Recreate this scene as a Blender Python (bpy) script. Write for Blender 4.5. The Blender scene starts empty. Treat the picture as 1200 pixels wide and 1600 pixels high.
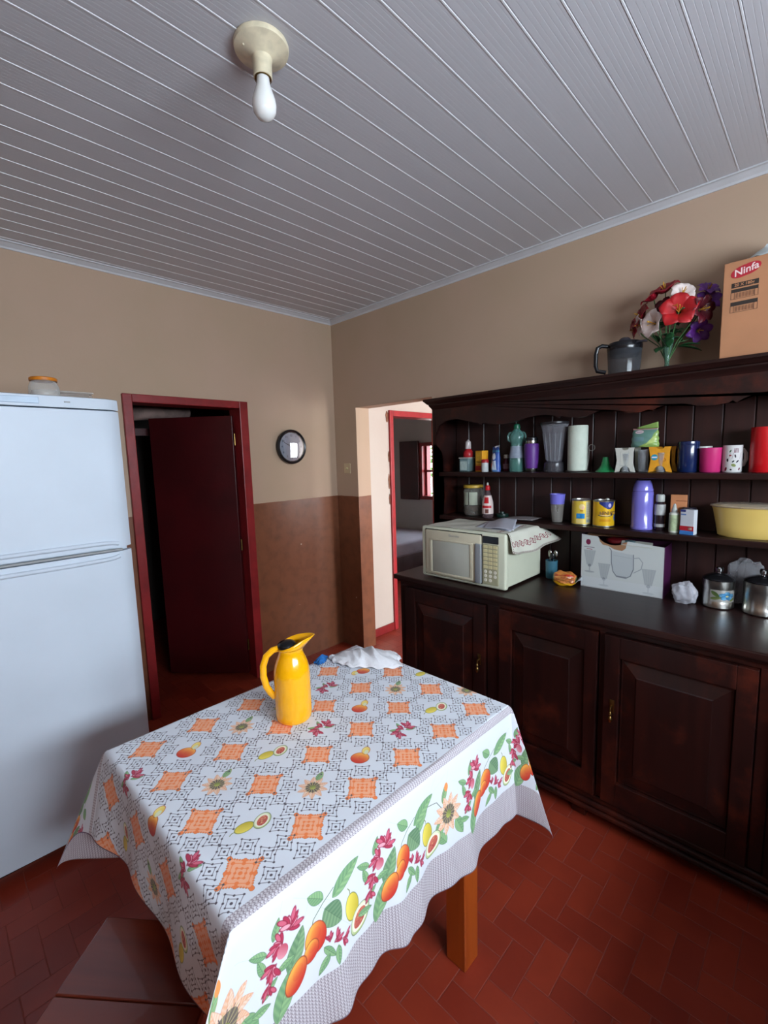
import bpy, bmesh, math, random
import numpy as np
from mathutils import Vector, Matrix
random.seed(7); rng = np.random.default_rng(7)
PI = math.pi
sc = bpy.context.scene
COL = sc.collection

# ------------------------------------------------------------------ materials
def lin(c):
    return tuple((v/255/12.92 if v/255 <= .04045 else ((v/255+.055)/1.055)**2.4) for v in c)
MATS = {}
def mat(name, col, rough=.5, metal=0, noise=0, nscale=8, col2=None, bump=0, bscale=40, trans=0, ior=1.45, coat=0, alpha=1, sss=0, spec=.5, emit=0):
    if name in MATS: return MATS[name]
    m = bpy.data.materials.new(name); m.use_nodes = True
    nt = m.node_tree; b = nt.nodes['Principled BSDF']
    b.inputs['Base Color'].default_value = (*lin(col), 1)
    b.inputs['Roughness'].default_value = rough; b.inputs['Metallic'].default_value = metal
    b.inputs['IOR'].default_value = ior; b.inputs['Transmission Weight'].default_value = trans
    b.inputs['Coat Weight'].default_value = coat; b.inputs['Alpha'].default_value = alpha
    b.inputs['Specular IOR Level'].default_value = spec
    if emit:
        b.inputs['Emission Color'].default_value = (*lin(col), 1); b.inputs['Emission Strength'].default_value = emit
    tc = nt.nodes.new('ShaderNodeTexCoord')
    c2 = col2 or tuple(max(0, v*(1-noise)) for v in col)
    n = nt.nodes.new('ShaderNodeTexNoise'); n.inputs['Scale'].default_value = nscale; n.inputs['Detail'].default_value = 5
    nt.links.new(tc.outputs['Object'], n.inputs['Vector'])
    if noise or col2:
        r = nt.nodes.new('ShaderNodeValToRGB')
        r.color_ramp.elements[0].position = .38; r.color_ramp.elements[1].position = .68
        r.color_ramp.elements[0].color = (*lin(col), 1); r.color_ramp.elements[1].color = (*lin(c2), 1)
        nt.links.new(n.outputs['Fac'], r.inputs['Fac']); nt.links.new(r.outputs['Color'], b.inputs['Base Color'])
    if bump:
        n2 = nt.nodes.new('ShaderNodeTexNoise'); n2.inputs['Scale'].default_value = bscale; n2.inputs['Detail'].default_value = 4
        nt.links.new(tc.outputs['Object'], n2.inputs['Vector'])
        bp = nt.nodes.new('ShaderNodeBump'); bp.inputs['Strength'].default_value = bump; bp.inputs['Distance'].default_value = .01
        nt.links.new(n2.outputs['Fac'], bp.inputs['Height']); nt.links.new(bp.outputs['Normal'], b.inputs['Normal'])
    MATS[name] = m
    return m

def nodes(m): return m.node_tree.nodes, m.node_tree.links, m.node_tree.nodes['Principled BSDF']

def mathn(ns, ls, op, a, b=None, c=None):
    n = ns.new('ShaderNodeMath'); n.operation = op
    for i, v in enumerate((a, b, c)):
        if v is None: continue
        if isinstance(v, (int, float)): n.inputs[i].default_value = v
        else: ls.new(v, n.inputs[i])
    return n.outputs[0]

def mixc(ns, ls, fac, a, b):
    n = ns.new('ShaderNodeMix'); n.data_type = 'RGBA'
    if isinstance(fac, (int, float)): n.inputs[0].default_value = fac
    else: ls.new(fac, n.inputs[0])
    for i, v in ((6, a), (7, b)):
        if isinstance(v, tuple): n.inputs[i].default_value = (*lin(v), 1)
        else: ls.new(v, n.inputs[i])
    return n.outputs[2]

def wall_mat(name, upper, lower, zsplit, up2=None):
    """distempered plaster above, glossy oil paint wainscot below zsplit (world z)"""
    m = mat(name, upper, .85)
    ns, ls, b = nodes(m)
    g = ns.new('ShaderNodeNewGeometry'); sp = ns.new('ShaderNodeSeparateXYZ'); ls.new(g.outputs['Position'], sp.inputs[0])
    def noise(s, d=5):
        n = ns.new('ShaderNodeTexNoise'); n.inputs['Scale'].default_value = s; n.inputs['Detail'].default_value = d
        ls.new(g.outputs['Position'], n.inputs['Vector']); return n.outputs['Fac']
    n1 = noise(1.3); n2 = noise(60, 2); n3 = noise(14, 6)
    r = ns.new('ShaderNodeMapRange'); r.inputs[1].default_value = .4; r.inputs[2].default_value = .65; ls.new(n1, r.inputs[0])
    cu = mixc(ns, ls, r.outputs[0], upper, up2 or upper)
    if zsplit:
        lowr = ns.new('ShaderNodeMapRange'); lowr.inputs[1].default_value = .45; lowr.inputs[2].default_value = .75; ls.new(n3, lowr.inputs[0])
        cl = mixc(ns, ls, lowr.outputs[0], lower, tuple(int(v*.86) for v in lower))
        chip = mathn(ns, ls, 'GREATER_THAN', noise(19, 1), .79)
        cl = mixc(ns, ls, chip, cl, (190, 170, 150))
        zz = mathn(ns, ls, 'ADD', sp.outputs[2], mathn(ns, ls, 'MULTIPLY', n3, .008))
        f = mathn(ns, ls, 'LESS_THAN', zz, zsplit+.004)
        c = mixc(ns, ls, f, cu, cl); ls.new(c, b.inputs['Base Color'])
        rr = ns.new('ShaderNodeMapRange'); rr.inputs[3].default_value = .85; rr.inputs[4].default_value = .34; ls.new(f, rr.inputs[0])
        ls.new(rr.outputs[0], b.inputs['Roughness'])
    else:
        ls.new(cu, b.inputs['Base Color'])
    bp = ns.new('ShaderNodeBump'); bp.inputs['Strength'].default_value = .25; bp.inputs['Distance'].default_value = .004
    h = mathn(ns, ls, 'ADD', n3, mathn(ns, ls, 'MULTIPLY', n2, .3))
    ls.new(h, bp.inputs['Height']); ls.new(bp.outputs['Normal'], b.inputs['Normal'])
    return m

def floor_mat():
    """waxed oxblood tiles laid in a 2:1 herringbone"""
    m = mat('oxblood_tile', (126, 44, 28), .38)
    ns, ls, b = nodes(m)
    g = ns.new('ShaderNodeNewGeometry'); sp = ns.new('ShaderNodeSeparateXYZ'); ls.new(g.outputs['Position'], sp.inputs[0])
    M = lambda op, a, bb=None, c=None: mathn(ns, ls, op, a, bb, c)
    w = .0778
    u = M('DIVIDE', M('ADD', sp.outputs[0], 1.476+w*400), w)
    v = M('DIVIDE', M('ADD', sp.outputs[1], 2.304+w*400), w)
    iu = M('FLOOR', u); iv = M('FLOOR', v); fu = M('FRACT', u); fv = M('FRACT', v)
    k = M('MODULO', M('ADD', iu, iv), 4)
    eq = lambda n: M('COMPARE', k, n, .1)
    # distances to the four sides of the cell, interior sides of the tile pushed away
    dl = M('ADD', fu, M('MULTIPLY', eq(1), 5)); dr = M('ADD', M('SUBTRACT', 1, fu), M('MULTIPLY', eq(0), 5))
    db = M('ADD', fv, M('MULTIPLY', eq(3), 5)); dt = M('ADD', M('SUBTRACT', 1, fv), M('MULTIPLY', eq(2), 5))
    d = M('MINIMUM', M('MINIMUM', dl, dr), M('MINIMUM', db, dt))
    nz = ns.new('ShaderNodeTexNoise'); nz.inputs['Scale'].default_value = 25; ls.new(g.outputs['Position'], nz.inputs['Vector'])
    d = M('ADD', d, M('MULTIPLY', M('SUBTRACT', nz.outputs['Fac'], .5), .03))
    gro = ns.new('ShaderNodeMapRange'); gro.inputs[1].default_value = .012; gro.inputs[2].default_value = .028
    gro.inputs[3].default_value = 1; gro.inputs[4].default_value = 0; ls.new(d, gro.inputs[0])
    # tile id
    au = M('SUBTRACT', iu, eq(1)); av = M('SUBTRACT', iv, eq(3))
    cv = ns.new('ShaderNodeCombineXYZ'); ls.new(au, cv.inputs[0]); ls.new(av, cv.inputs[1])
    wn = ns.new('ShaderNodeTexWhiteNoise'); wn.noise_dimensions = '2D'; ls.new(cv.outputs[0], wn.inputs['Vector'])
    c = mixc(ns, ls, wn.outputs['Value'], (152, 57, 36), (134, 47, 31))
    n2 = ns.new('ShaderNodeTexNoise'); n2.inputs['Scale'].default_value = 5; n2.inputs['Detail'].default_value = 6; ls.new(g.outputs['Position'], n2.inputs['Vector'])
    r2 = ns.new('ShaderNodeMapRange'); r2.inputs[1].default_value = .4; r2.inputs[2].default_value = .7; r2.inputs[4].default_value = .5; ls.new(n2.outputs['Fac'], r2.inputs[0])
    c = mixc(ns, ls, r2.outputs[0], c, (118, 39, 27))
    n4 = ns.new('ShaderNodeTexNoise'); n4.inputs['Scale'].default_value = 3.1; ls.new(g.outputs['Position'], n4.inputs['Vector'])
    gcol = mixc(ns, ls, n4.outputs['Fac'], (88, 34, 28), (140, 84, 74))
    c = mixc(ns, ls, M('MULTIPLY', gro.outputs[0], .5), c, gcol)
    ls.new(c, b.inputs['Base Color'])
    ro = ns.new('ShaderNodeMapRange'); ro.inputs[3].default_value = .34; ro.inputs[4].default_value = .8; ls.new(gro.outputs[0], ro.inputs[0])
    ls.new(ro.outputs[0], b.inputs['Roughness'])
    bp = ns.new('ShaderNodeBump'); bp.inputs['Strength'].default_value = .4; bp.inputs['Distance'].default_value = .002
    ls.new(M('SUBTRACT', M('MULTIPLY', n2.outputs['Fac'], .6), gro.outputs[0]), bp.inputs['Height']); ls.new(bp.outputs['Normal'], b.inputs['Normal'])
    return m

def wood_mat(name, c1, c2, rough=.35, axis=1, scale=6, worn=None, coat=0, spec=.5):
    m = mat(name, c1, rough, coat=coat, spec=spec)
    ns, ls, b = nodes(m)
    tc = ns.new('ShaderNodeTexCoord'); mp = ns.new('ShaderNodeMapping'); ls.new(tc.outputs['Object'], mp.inputs[0])
    s = [scale*4]*3; s[axis] = scale*.35; mp.inputs['Scale'].default_value = s
    n = ns.new('ShaderNodeTexNoise'); n.inputs['Scale'].default_value = 1; n.inputs['Detail'].default_value = 6; n.inputs['Distortion'].default_value = .6
    ls.new(mp.outputs[0], n.inputs['Vector'])
    r = ns.new('ShaderNodeMapRange'); r.inputs[1].default_value = .35; r.inputs[2].default_value = .7; ls.new(n.outputs['Fac'], r.inputs[0])
    c = mixc(ns, ls, r.outputs[0], c1, c2)
    if worn:
        n2 = ns.new('ShaderNodeTexNoise'); n2.inputs['Scale'].default_value = 4.2; n2.inputs['Detail'].default_value = 8; n2.inputs['Roughness'].default_value = .7
        ls.new(tc.outputs['Object'], n2.inputs['Vector'])
        r2 = ns.new('ShaderNodeMapRange'); r2.inputs[1].default_value = .50; r2.inputs[2].default_value = .74; ls.new(n2.outputs['Fac'], r2.inputs[0])
        c = mixc(ns, ls, mathn(ns, ls, 'MULTIPLY', r2.outputs[0], .8), c, worn)
    ls.new(c, b.inputs['Base Color'])
    bp = ns.new('ShaderNodeBump'); bp.inputs['Strength'].default_value = .12; bp.inputs['Distance'].default_value = .003
    ls.new(n.outputs['Fac'], bp.inputs['Height']); ls.new(bp.outputs['Normal'], b.inputs['Normal'])
    return m

def glass_mat(name, col=(230, 238, 240), alpha=.25, rough=.08):
    """thin see-through plastic or glass: mostly transparent with a glossy skin"""
    if name in MATS: return MATS[name]
    m = bpy.data.materials.new(name); m.use_nodes = True; nt = m.node_tree; ns, ls = nt.nodes, nt.links
    b = ns['Principled BSDF']; b.inputs['Base Color'].default_value = (*lin(col), 1); b.inputs['Roughness'].default_value = rough
    out = ns['Material Output']; tr = ns.new('ShaderNodeBsdfTransparent'); tr.inputs[0].default_value = (*lin(tuple(min(255, int(v*.35+165)) for v in col)), 1)
    mx = ns.new('ShaderNodeMixShader'); lw = ns.new('ShaderNodeLayerWeight'); lw.inputs[0].default_value = .3
    f = mathn(ns, ls, 'ADD', mathn(ns, ls, 'MULTIPLY', lw.outputs['Facing'], .45), alpha)
    ls.new(f, mx.inputs[0]); ls.new(tr.outputs[0], mx.inputs[1]); ls.new(b.outputs[0], mx.inputs[2]); ls.new(mx.outputs[0], out.inputs[0])
    MATS[name] = m
    return m

# ------------------------------------------------------------------ 2-D drawing of printed patterns (numpy)
class Canvas:
    def __init__(s, x0, x1, y0, y1, res, bg):
        s.x0, s.y0, s.res = x0, y0, res
        s.W = int(round((x1-x0)/res)); s.H = int(round((y1-y0)/res))
        s.a = np.ones((s.H, s.W, 3), np.float32)*np.array(bg, np.float32)/255
    def win(s, cx, cy, r):
        i0 = max(0, int((cx-r-s.x0)/s.res)); i1 = min(s.W, int((cx+r-s.x0)/s.res)+2)
        j0 = max(0, int((cy-r-s.y0)/s.res)); j1 = min(s.H, int((cy+r-s.y0)/s.res)+2)
        if i0 >= i1 or j0 >= j1: return None
        X, Y = np.meshgrid(s.x0+(np.arange(i0, i1)+.5)*s.res, s.y0+(np.arange(j0, j1)+.5)*s.res)
        return (slice(j0, j1), slice(i0, i1)), X, Y
    def put(s, sl, al, col, col2=None, mix=None):
        c = np.array(col, np.float32)/255
        if col2 is not None:
            c = c[None, None]*(1-mix[..., None])+(np.array(col2, np.float32)/255)[None, None]*mix[..., None]
        al = np.clip(al, 0, 1)[..., None].astype(np.float32)
        s.a[sl] = s.a[sl]*(1-al)+c*al
    def ell(s, cx, cy, rx, ry, ang, col, col2=None, edge=None, al=1):
        w = s.win(cx, cy, max(rx, ry)*1.15+s.res*2)
        if w is None: return
        sl, X, Y = w; c, n = math.cos(ang), math.sin(ang)
        u = ((X-cx)*c+(Y-cy)*n)/rx; v = (-(X-cx)*n+(Y-cy)*c)/ry
        q = np.sqrt(u*u+v*v); d = (1-q)*min(rx, ry)/s.res
        mix = np.clip(.5+u*.35+v*.55, 0, 1) if col2 else None
        s.put(sl, (d+.5)*1.0*(1 if al == 1 else 1)*1.0 if al == 1 else np.clip(d+.5, 0, 1)*al, col, col2, mix)
        if edge: s.put(sl, np.clip(1.1-np.abs(q-1)*min(rx, ry)/(.0009+s.res*.4), 0, 1)*.8, edge)
    def leaf(s, cx, cy, L, w_, ang, col=(150, 190, 135), col2=(105, 150, 110), edge=(75, 105, 80)):
        w = s.win(cx, cy, L*1.05)
        if w is None: return
        sl, X, Y = w; c, n = math.cos(ang), math.sin(ang)
        u = ((X-cx)*c+(Y-cy)*n)/(L/2); v = (-(X-cx)*n+(Y-cy)*c)
        hw = w_/2*np.clip(1-u*u, 0, 1)**.8*(1-.25*u); d = (hw-np.abs(v))/s.res
        vein = .5+.5*np.sin((u*9-np.abs(v)/w_*7)*2.2)
        s.put(sl, d+.5, col, col2, np.clip(vein*.5+(v > 0)*.35, 0, 1))
        s.put(sl, np.clip(1-np.abs(hw-np.abs(v))/(.0008), 0, 1)*(np.abs(u) < 1)*.7, edge)
        s.put(sl, np.clip(1-np.abs(v)/.0008, 0, 1)*(np.abs(u) < 1)*.7, edge)
    def line(s, pts, wd, col, al=1):
        for (ax, ay), (bx, by) in zip(pts[:-1], pts[1:]):
            cx, cy = (ax+bx)/2, (ay+by)/2; L = math.hypot(bx-ax, by-ay)
            w = s.win(cx, cy, L/2+wd*2)
            if w is None: continue
            sl, X, Y = w; t = np.clip(((X-ax)*(bx-ax)+(Y-ay)*(by-ay))/(L*L+1e-12), 0, 1)
            d = np.hypot(X-ax-t*(bx-ax), Y-ay-t*(by-ay))
            s.put(sl, np.clip((wd/2-d)/s.res+.5, 0, 1)*al, col)
    def rect(s, x0, x1, y0, y1, col, al=1):
        i0 = max(0, int((x0-s.x0)/s.res)); i1 = min(s.W, int((x1-s.x0)/s.res)); j0 = max(0, int((y0-s.y0)/s.res)); j1 = min(s.H, int((y1-s.y0)/s.res))
        if i1 > i0 and j1 > j0: s.a[j0:j1, i0:i1] = s.a[j0:j1, i0:i1]*(1-al)+np.array(col, np.float32)/255*al
    def poly(s, pts, col):
        xs = [p[0] for p in pts]; ys = [p[1] for p in pts]
        cx, cy = (min(xs)+max(xs))/2, (min(ys)+max(ys))/2; r = max(max(xs)-min(xs), max(ys)-min(ys))/2+s.res
        w = s.win(cx, cy, r)
        if w is None: return
        sl, X, Y = w; ins = np.zeros(X.shape, bool)
        for (ax, ay), (bx, by) in zip(pts, pts[1:]+pts[:1]):
            if ay == by: continue
            cnd = ((ay > Y) != (by > Y)) & (X < (bx-ax)*(Y-ay)/(by-ay)+ax); ins ^= cnd
        s.put(sl, ins.astype(np.float32), col)
    def stamp(s, st, cx, cy):
        """st: (rgb, alpha) arrays centred on cx, cy"""
        rgb, al = st; h, w = al.shape
        i = int(round((cx-s.x0)/s.res-w/2)); j = int(round((cy-s.y0)/s.res-h/2))
        a0, b0 = max(0, -j), max(0, -i); a1, b1 = min(h, s.H-j), min(w, s.W-i)
        if a1 <= a0 or b1 <= b0: return
        A = al[a0:a1, b0:b1, None]; T = s.a[j+a0:j+a1, i+b0:i+b1]
        s.a[j+a0:j+a1, i+b0:i+b1] = T*(1-A)+rgb[a0:a1, b0:b1]*A
    def image(s, name):
        im = bpy.data.images.new(name, s.W, s.H, alpha=False)
        px = np.ones((s.H, s.W, 4), np.float32); px[..., :3] = s.a
        im.pixels.foreach_set(px.ravel()); im.update(); im.pack()
        return im

def print_mat(name, cv, rough=.6, metal=0, bump=0, coat=0):
    m = mat(name, (200, 200, 200), rough, metal, coat=coat)
    ns, ls, b = nodes(m)
    t = ns.new('ShaderNodeTexImage'); t.image = cv.image(name); t.extension = 'EXTEND'
    uv = ns.new('ShaderNodeUVMap'); ls.new(uv.outputs[0], t.inputs[0]); ls.new(t.outputs['Color'], b.inputs['Base Color'])
    if bump:
        tc = ns.new('ShaderNodeTexCoord'); n2 = ns.new('ShaderNodeTexNoise'); n2.inputs['Scale'].default_value = 9; n2.inputs['Detail'].default_value = 3
        ls.new(tc.outputs['Object'], n2.inputs['Vector'])
        bp = ns.new('ShaderNodeBump'); bp.inputs['Strength'].default_value = bump; bp.inputs['Distance'].default_value = .02
        ls.new(n2.outputs['Fac'], bp.inputs['Height']); ls.new(bp.outputs['Normal'], b.inputs['Normal'])
    return m

# ------------------------------------------------------------------ objects
def tag(o, label=None, cat=None, group=None, kind=None):
    if label: o['label'] = label
    if cat: o['category'] = cat
    if group: o['group'] = group
    if kind: o['kind'] = kind
    return o
def thing(name, label, cat, loc=(0, 0, 0), rz=0, group=None):
    o = bpy.data.objects.new(name, None); COL.objects.link(o); o.location = loc; o.rotation_euler = (0, 0, rz)
    o.empty_display_size = .05
    return tag(o, label, cat, group)
def obj(name, bm, mats, parent=None, smooth=False, **kw):
    me = bpy.data.meshes.new(name)
    bmesh.ops.recalc_face_normals(bm, faces=bm.faces) if not kw.pop('keep', False) else None
    bm.to_mesh(me); bm.free()
    for m in (mats if isinstance(mats, (list, tuple)) else [mats]): me.materials.append(m)
    if smooth:
        me.polygons.foreach_set('use_smooth', [True]*len(me.polygons))
        try: me.set_sharp_from_angle(angle=math.radians(38))
        except Exception: pass
    o = bpy.data.objects.new(name, me); COL.objects.link(o)
    if parent: o.parent = parent
    return tag(o, **kw) if kw else o
def B(): return bmesh.new()
def box(bm, x0, x1, y0, y1, z0, z1, bev=0, mi=0, seg=2, M=None):
    t = bmesh.new() if (bev or M) else bm
    vs = [t.verts.new((x, y, z)) for x in (x0, x1) for y in (y0, y1) for z in (z0, z1)]
    fs = [t.faces.new([vs[i] for i in q]) for q in ((0, 1, 3, 2), (4, 6, 7, 5), (0, 4, 5, 1), (2, 3, 7, 6), (0, 2, 6, 4), (1, 5, 7, 3))]
    for f in fs: f.material_index = mi
    if t is not bm:
        if bev:
            bmesh.ops.bevel(t, geom=t.edges[:], offset=bev, segments=seg, profile=.5, affect='EDGES')
            for f in t.faces: f.material_index = mi
        if M is not None: bmesh.ops.transform(t, matrix=M, verts=t.verts)
        me = bpy.data.meshes.new('tmp'); t.to_mesh(me); t.free(); bm.from_mesh(me); bpy.data.meshes.remove(me)
    return bm
def lathe(bm, prof, n=40, c=(0, 0, 0), mi=0, sx=1, sy=1, uvn=None, mf=None, a0=0, cap=True):
    """prof: list of (r, z). mi or mf(i) gives material index per ring."""
    rings = []
    uvl = bm.loops.layers.uv.verify() if uvn else None
    for r, z in prof:
        if r <= 1e-6: rings.append([bm.verts.new((c[0], c[1], c[2]+z))])
        else: rings.append([bm.verts.new((c[0]+sx*r*math.cos(a0+2*PI*k/n), c[1]+sy*r*math.sin(a0+2*PI*k/n), c[2]+z)) for k in range(n)])
    zs = [p[1] for p in prof]; zmin, zmax = min(zs), max(zs)
    for i in range(len(prof)-1):
        A, Bq = rings[i], rings[i+1]
        m_ = mf(i) if mf else mi
        for k in range(n):
            k2 = (k+1) % n
            if len(A) == 1 and len(Bq) == 1: continue
            if len(A) == 1: f = bm.faces.new((A[0], Bq[k2], Bq[k])); uvs = None
            elif len(Bq) == 1: f = bm.faces.new((A[k], A[k2], Bq[0])); uvs = None
            else:
                f = bm.faces.new((A[k], A[k2], Bq[k2], Bq[k]))
                uvs = [(k/n, prof[i][1]), ((k+1)/n, prof[i][1]), ((k+1)/n, prof[i+1][1]), (k/n, prof[i+1][1])]
            f.material_index = m_
            if uvl and uvs:
                for lp, (a, b_) in zip(f.loops, uvs): lp[uvl].uv = (a, (b_-zmin)/(zmax-zmin))
    if cap:
        for R, mm in ((rings[0], 0), (rings[-1], len(prof)-2)):
            if len(R) > 1:
                f = bm.faces.new(R); f.material_index = mf(mm) if mf else mi
    return bm
def tube(bm, pts, r, n=8, mi=0, closed=False, rf=None):
    P = [Vector(p) for p in pts]; rings = []; N = len(P); prev = None
    for i, p in enumerate(P):
        if closed: t = P[(i+1) % N]-P[i-1]
        else: t = P[min(i+1, N-1)]-P[max(i-1, 0)]
        t.normalize()
        if prev is None:
            a = Vector((0, 0, 1)) if abs(t.z) < .9 else Vector((1, 0, 0)); u = t.cross(a).normalized()
        else:
            u = prev-t*prev.dot(t); u = u.normalized() if u.length > 1e-6 else t.cross(Vector((0, 1, 0))).normalized()
        prev = u; v = t.cross(u); rr = rf(i/(N-1)) if rf else r
        ru, rv = rr if isinstance(rr, tuple) else (rr, rr)
        rings.append([bm.verts.new(p+u*ru*math.cos(2*PI*k/n)+v*rv*math.sin(2*PI*k/n)) for k in range(n)])
    for i in range(N if closed else N-1):
        A, Q = rings[i], rings[(i+1) % N]
        for k in range(n): bm.faces.new((A[k], A[(k+1) % n], Q[(k+1) % n], Q[k])).material_index = mi
    if not closed:
        bm.faces.new(rings[0]).material_index = mi; bm.faces.new(rings[-1]).material_index = mi
    return bm
def prism(bm, pts, axis, a0, a1, mi=0):
    """extrude a 2-D polygon along axis ('x','y','z') between a0 and a1"""
    def P(p, a): return {'x': (a, p[0], p[1]), 'y': (p[0], a, p[1]), 'z': (p[0], p[1], a)}[axis]
    A = [bm.verts.new(P(p, a0)) for p in pts]; Q = [bm.verts.new(P(p, a1)) for p in pts]; n = len(pts)
    fa = bm.faces.new(A); fb = bm.faces.new(Q); fa.material_index = fb.material_index = mi
    for k in range(n): bm.faces.new((A[k], A[(k+1) % n], Q[(k+1) % n], Q[k])).material_index = mi
    bmesh.ops.triangulate(bm, faces=[fa, fb])
    return bm
def ball(bm, c, rx, ry=None, rz=None, n=16, mi=0, jit=0, M=None):
    t = bmesh.new(); bmesh.ops.create_uvsphere(t, u_segments=n, v_segments=max(6, n*2//3), radius=1)
    for v in t.verts:
        k = 1+(random.random()-.5)*jit
        v.co = Vector((v.co.x*rx*k, v.co.y*(ry or rx)*k, v.co.z*(rz or rx)*k))
    if M is not None: bmesh.ops.transform(t, matrix=M, verts=t.verts)
    bmesh.ops.translate(t, vec=c, verts=t.verts)
    for f in t.faces: f.material_index = mi
    me = bpy.data.meshes.new('tmp'); t.to_mesh(me); t.free(); bm.from_mesh(me); bpy.data.meshes.remove(me)
    return bm
def grid(bm, nu, nv, fn, uvf=None, mi=0):
    uvl = bm.loops.layers.uv.verify() if uvf else None
    V = [[bm.verts.new(fn(i/nu, j/nv)) for j in range(nv+1)] for i in range(nu+1)]
    for i in range(nu):
        for j in range(nv):
            f = bm.faces.new((V[i][j], V[i+1][j], V[i+1][j+1], V[i][j+1])); f.material_index = mi
            if uvl:
                for lp, (a, b_) in zip(f.loops, ((i, j), (i+1, j), (i+1, j+1), (i, j+1))): lp[uvl].uv = uvf(a/nu, b_/nv)
    return bm
def thick(o, t, off=0):
    md = o.modifiers.new('thickness', 'SOLIDIFY'); md.thickness = t; md.offset = off; return o
def text(name, body, size, M, m, parent, depth=.0003, bold=0, shear=0, sx=1):
    cu = bpy.data.curves.new('txt', 'FONT'); cu.body = body; cu.size = size; cu.align_x = 'CENTER'; cu.align_y = 'CENTER'
    cu.extrude = depth; cu.offset = bold; cu.shear = shear; cu.resolution_u = 3
    t = bpy.data.objects.new('txt', cu); COL.objects.link(t); dg = bpy.context.evaluated_depsgraph_get(); dg.update()
    me = bpy.data.meshes.new_from_object(t.evaluated_get(dg)); bpy.data.objects.remove(t); bpy.data.curves.remove(cu)
    me.transform(Matrix.Scale(sx, 4, (1, 0, 0))); me.transform(M); me.name = name
    me.materials.clear(); me.materials.append(m)
    o = bpy.data.objects.new(name, me); COL.objects.link(o); o.parent = parent
    return o
# text planes: facing -x (reading direction -y), facing -y (reading +x)
def face_mx(x, y, z, rot=0): return Matrix.Translation((x, y, z)) @ Matrix(((0, 0, -1, 0), (-1, 0, 0, 0), (0, 1, 0, 0), (0, 0, 0, 1))) @ Matrix.Rotation(rot, 4, 'Z')
def face_my(x, y, z, rot=0): return Matrix.Translation((x, y, z)) @ Matrix(((1, 0, 0, 0), (0, 0, -1, 0), (0, 1, 0, 0), (0, 0, 0, 1))) @ Matrix.Rotation(rot, 4, 'Z')
def sheet(bm, P, nu=1, nv=1, mi=0):
    """flat uv-mapped quad: P = origin, u-vector, v-vector"""
    o, u, v = map(Vector, P)
    return grid(bm, nu, nv, lambda a, b: o+u*a+v*b, lambda a, b: (a, b), mi)

# ================================================================== palette
CREAM = (206, 184, 158)
m_wall = wall_mat('kitchen_plaster', (180, 153, 132), (122, 74, 50), 1.289, (174, 150, 126))
m_hall = wall_mat('hall_plaster', (194, 184, 174), (126, 80, 56), 0, (188, 176, 166))
m_bed = wall_mat('bedroom_plaster', (190, 186, 182), (126, 80, 56), 0, (182, 178, 174))
m_floor = floor_mat()
m_red = mat('red_gloss_paint', (138, 34, 36), .35, noise=.15, nscale=10, bump=.1)
m_dkred = mat('dark_red_door_paint', (66, 14, 17), .32, noise=.2, nscale=4, bump=.1)
m_dress = wood_mat('dark_mahogany', (26, 10, 9), (40, 15, 12), .36, 2, worn=(94, 36, 21))
m_dressh = wood_mat('dark_mahogany_flat', (30, 14, 12), (42, 19, 16), .36, 1, spec=.4)
m_plank = wood_mat('hutch_plank', (38, 19, 18), (52, 26, 23), .42, 2)
m_brass = mat('aged_brass', (150, 120, 70), .35, 1, noise=.3)
m_white = mat('fridge_enamel', (208, 218, 230), .5, noise=.03, nscale=3)
m_chrome = mat('chrome', (190, 190, 190), .18, 1)
m_grey = mat('grey_plastic', (150, 152, 152), .4, noise=.05)
m_black = mat('black_plastic', (18, 18, 22), .25, noise=.1)
m_orange_w = wood_mat('varnished_pine', (176, 84, 26), (150, 62, 18), .3, 2, coat=.4)
m_stool = wood_mat('stool_wood', (112, 44, 26), (86, 32, 22), .28, 0, scale=4, coat=.3)
m_pvc = mat('pvc_panel', (186, 185, 190), .42)
m_dark = mat('dark_void', (20, 12, 12), .9, noise=.1)

# ================================================================== room shell
ZC = 2.69
def struct(name, bm, m, parent=None, **kw):
    o = obj(name, bm, m, parent, **kw)
    if parent is None: o['kind'] = 'structure'
    return o
bm = B(); box(bm, -3.75, 2.95, -4.5, 3.1, -.1, 0); struct('floor', bm, m_floor)
# PVC ceiling: panels with a moulded ridge every 102 mm
bm = B(); pitch = .10216; y = -2.6225
prof = []
ys = [y+pitch*k for k in range(-19, 27)]
for yy in ys:
    prof += [(yy-.004, 0), (yy-.003, .0016), (yy-.0018, .0016), (yy-.0008, -.0012), (yy+.0028, -.0012), (yy+.0038, 0)]
    for j in range(1, 7): prof += [(yy+.0135*j-.001, 0), (yy+.0135*j, .0003), (yy+.0135*j+.001, 0)]
prof = [p for p in prof if -4.5 < p[0] < 0.0]
prof = [(-4.5, 0)]+prof+[(0.0, 0)]
A = [bm.verts.new((-3.75, p[0], ZC+p[1])) for p in prof]; Q = [bm.verts.new((0, p[0], ZC+p[1])) for p in prof]
for k in range(len(prof)-1):
    f = bm.faces.new((A[k], A[k+1], Q[k+1], Q[k]))
    if min(prof[k][1], prof[k+1][1]) < -.001: f.material_index = 1
box(bm, -3.75, 0.0, -4.5, 0.0, ZC+.01, ZC+.06)
struct('ceiling', bm, [m_pvc, mat('pvc_ridge_lit', (208, 208, 212), .35)])  # same plastic as the panels; ridges coloured lighter to imitate caught light
bm = B(); box(bm, .0, 2.95, -4.5, 3.1, ZC+.07, ZC+.12); struct('ceiling', bm, m_hall)
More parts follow.
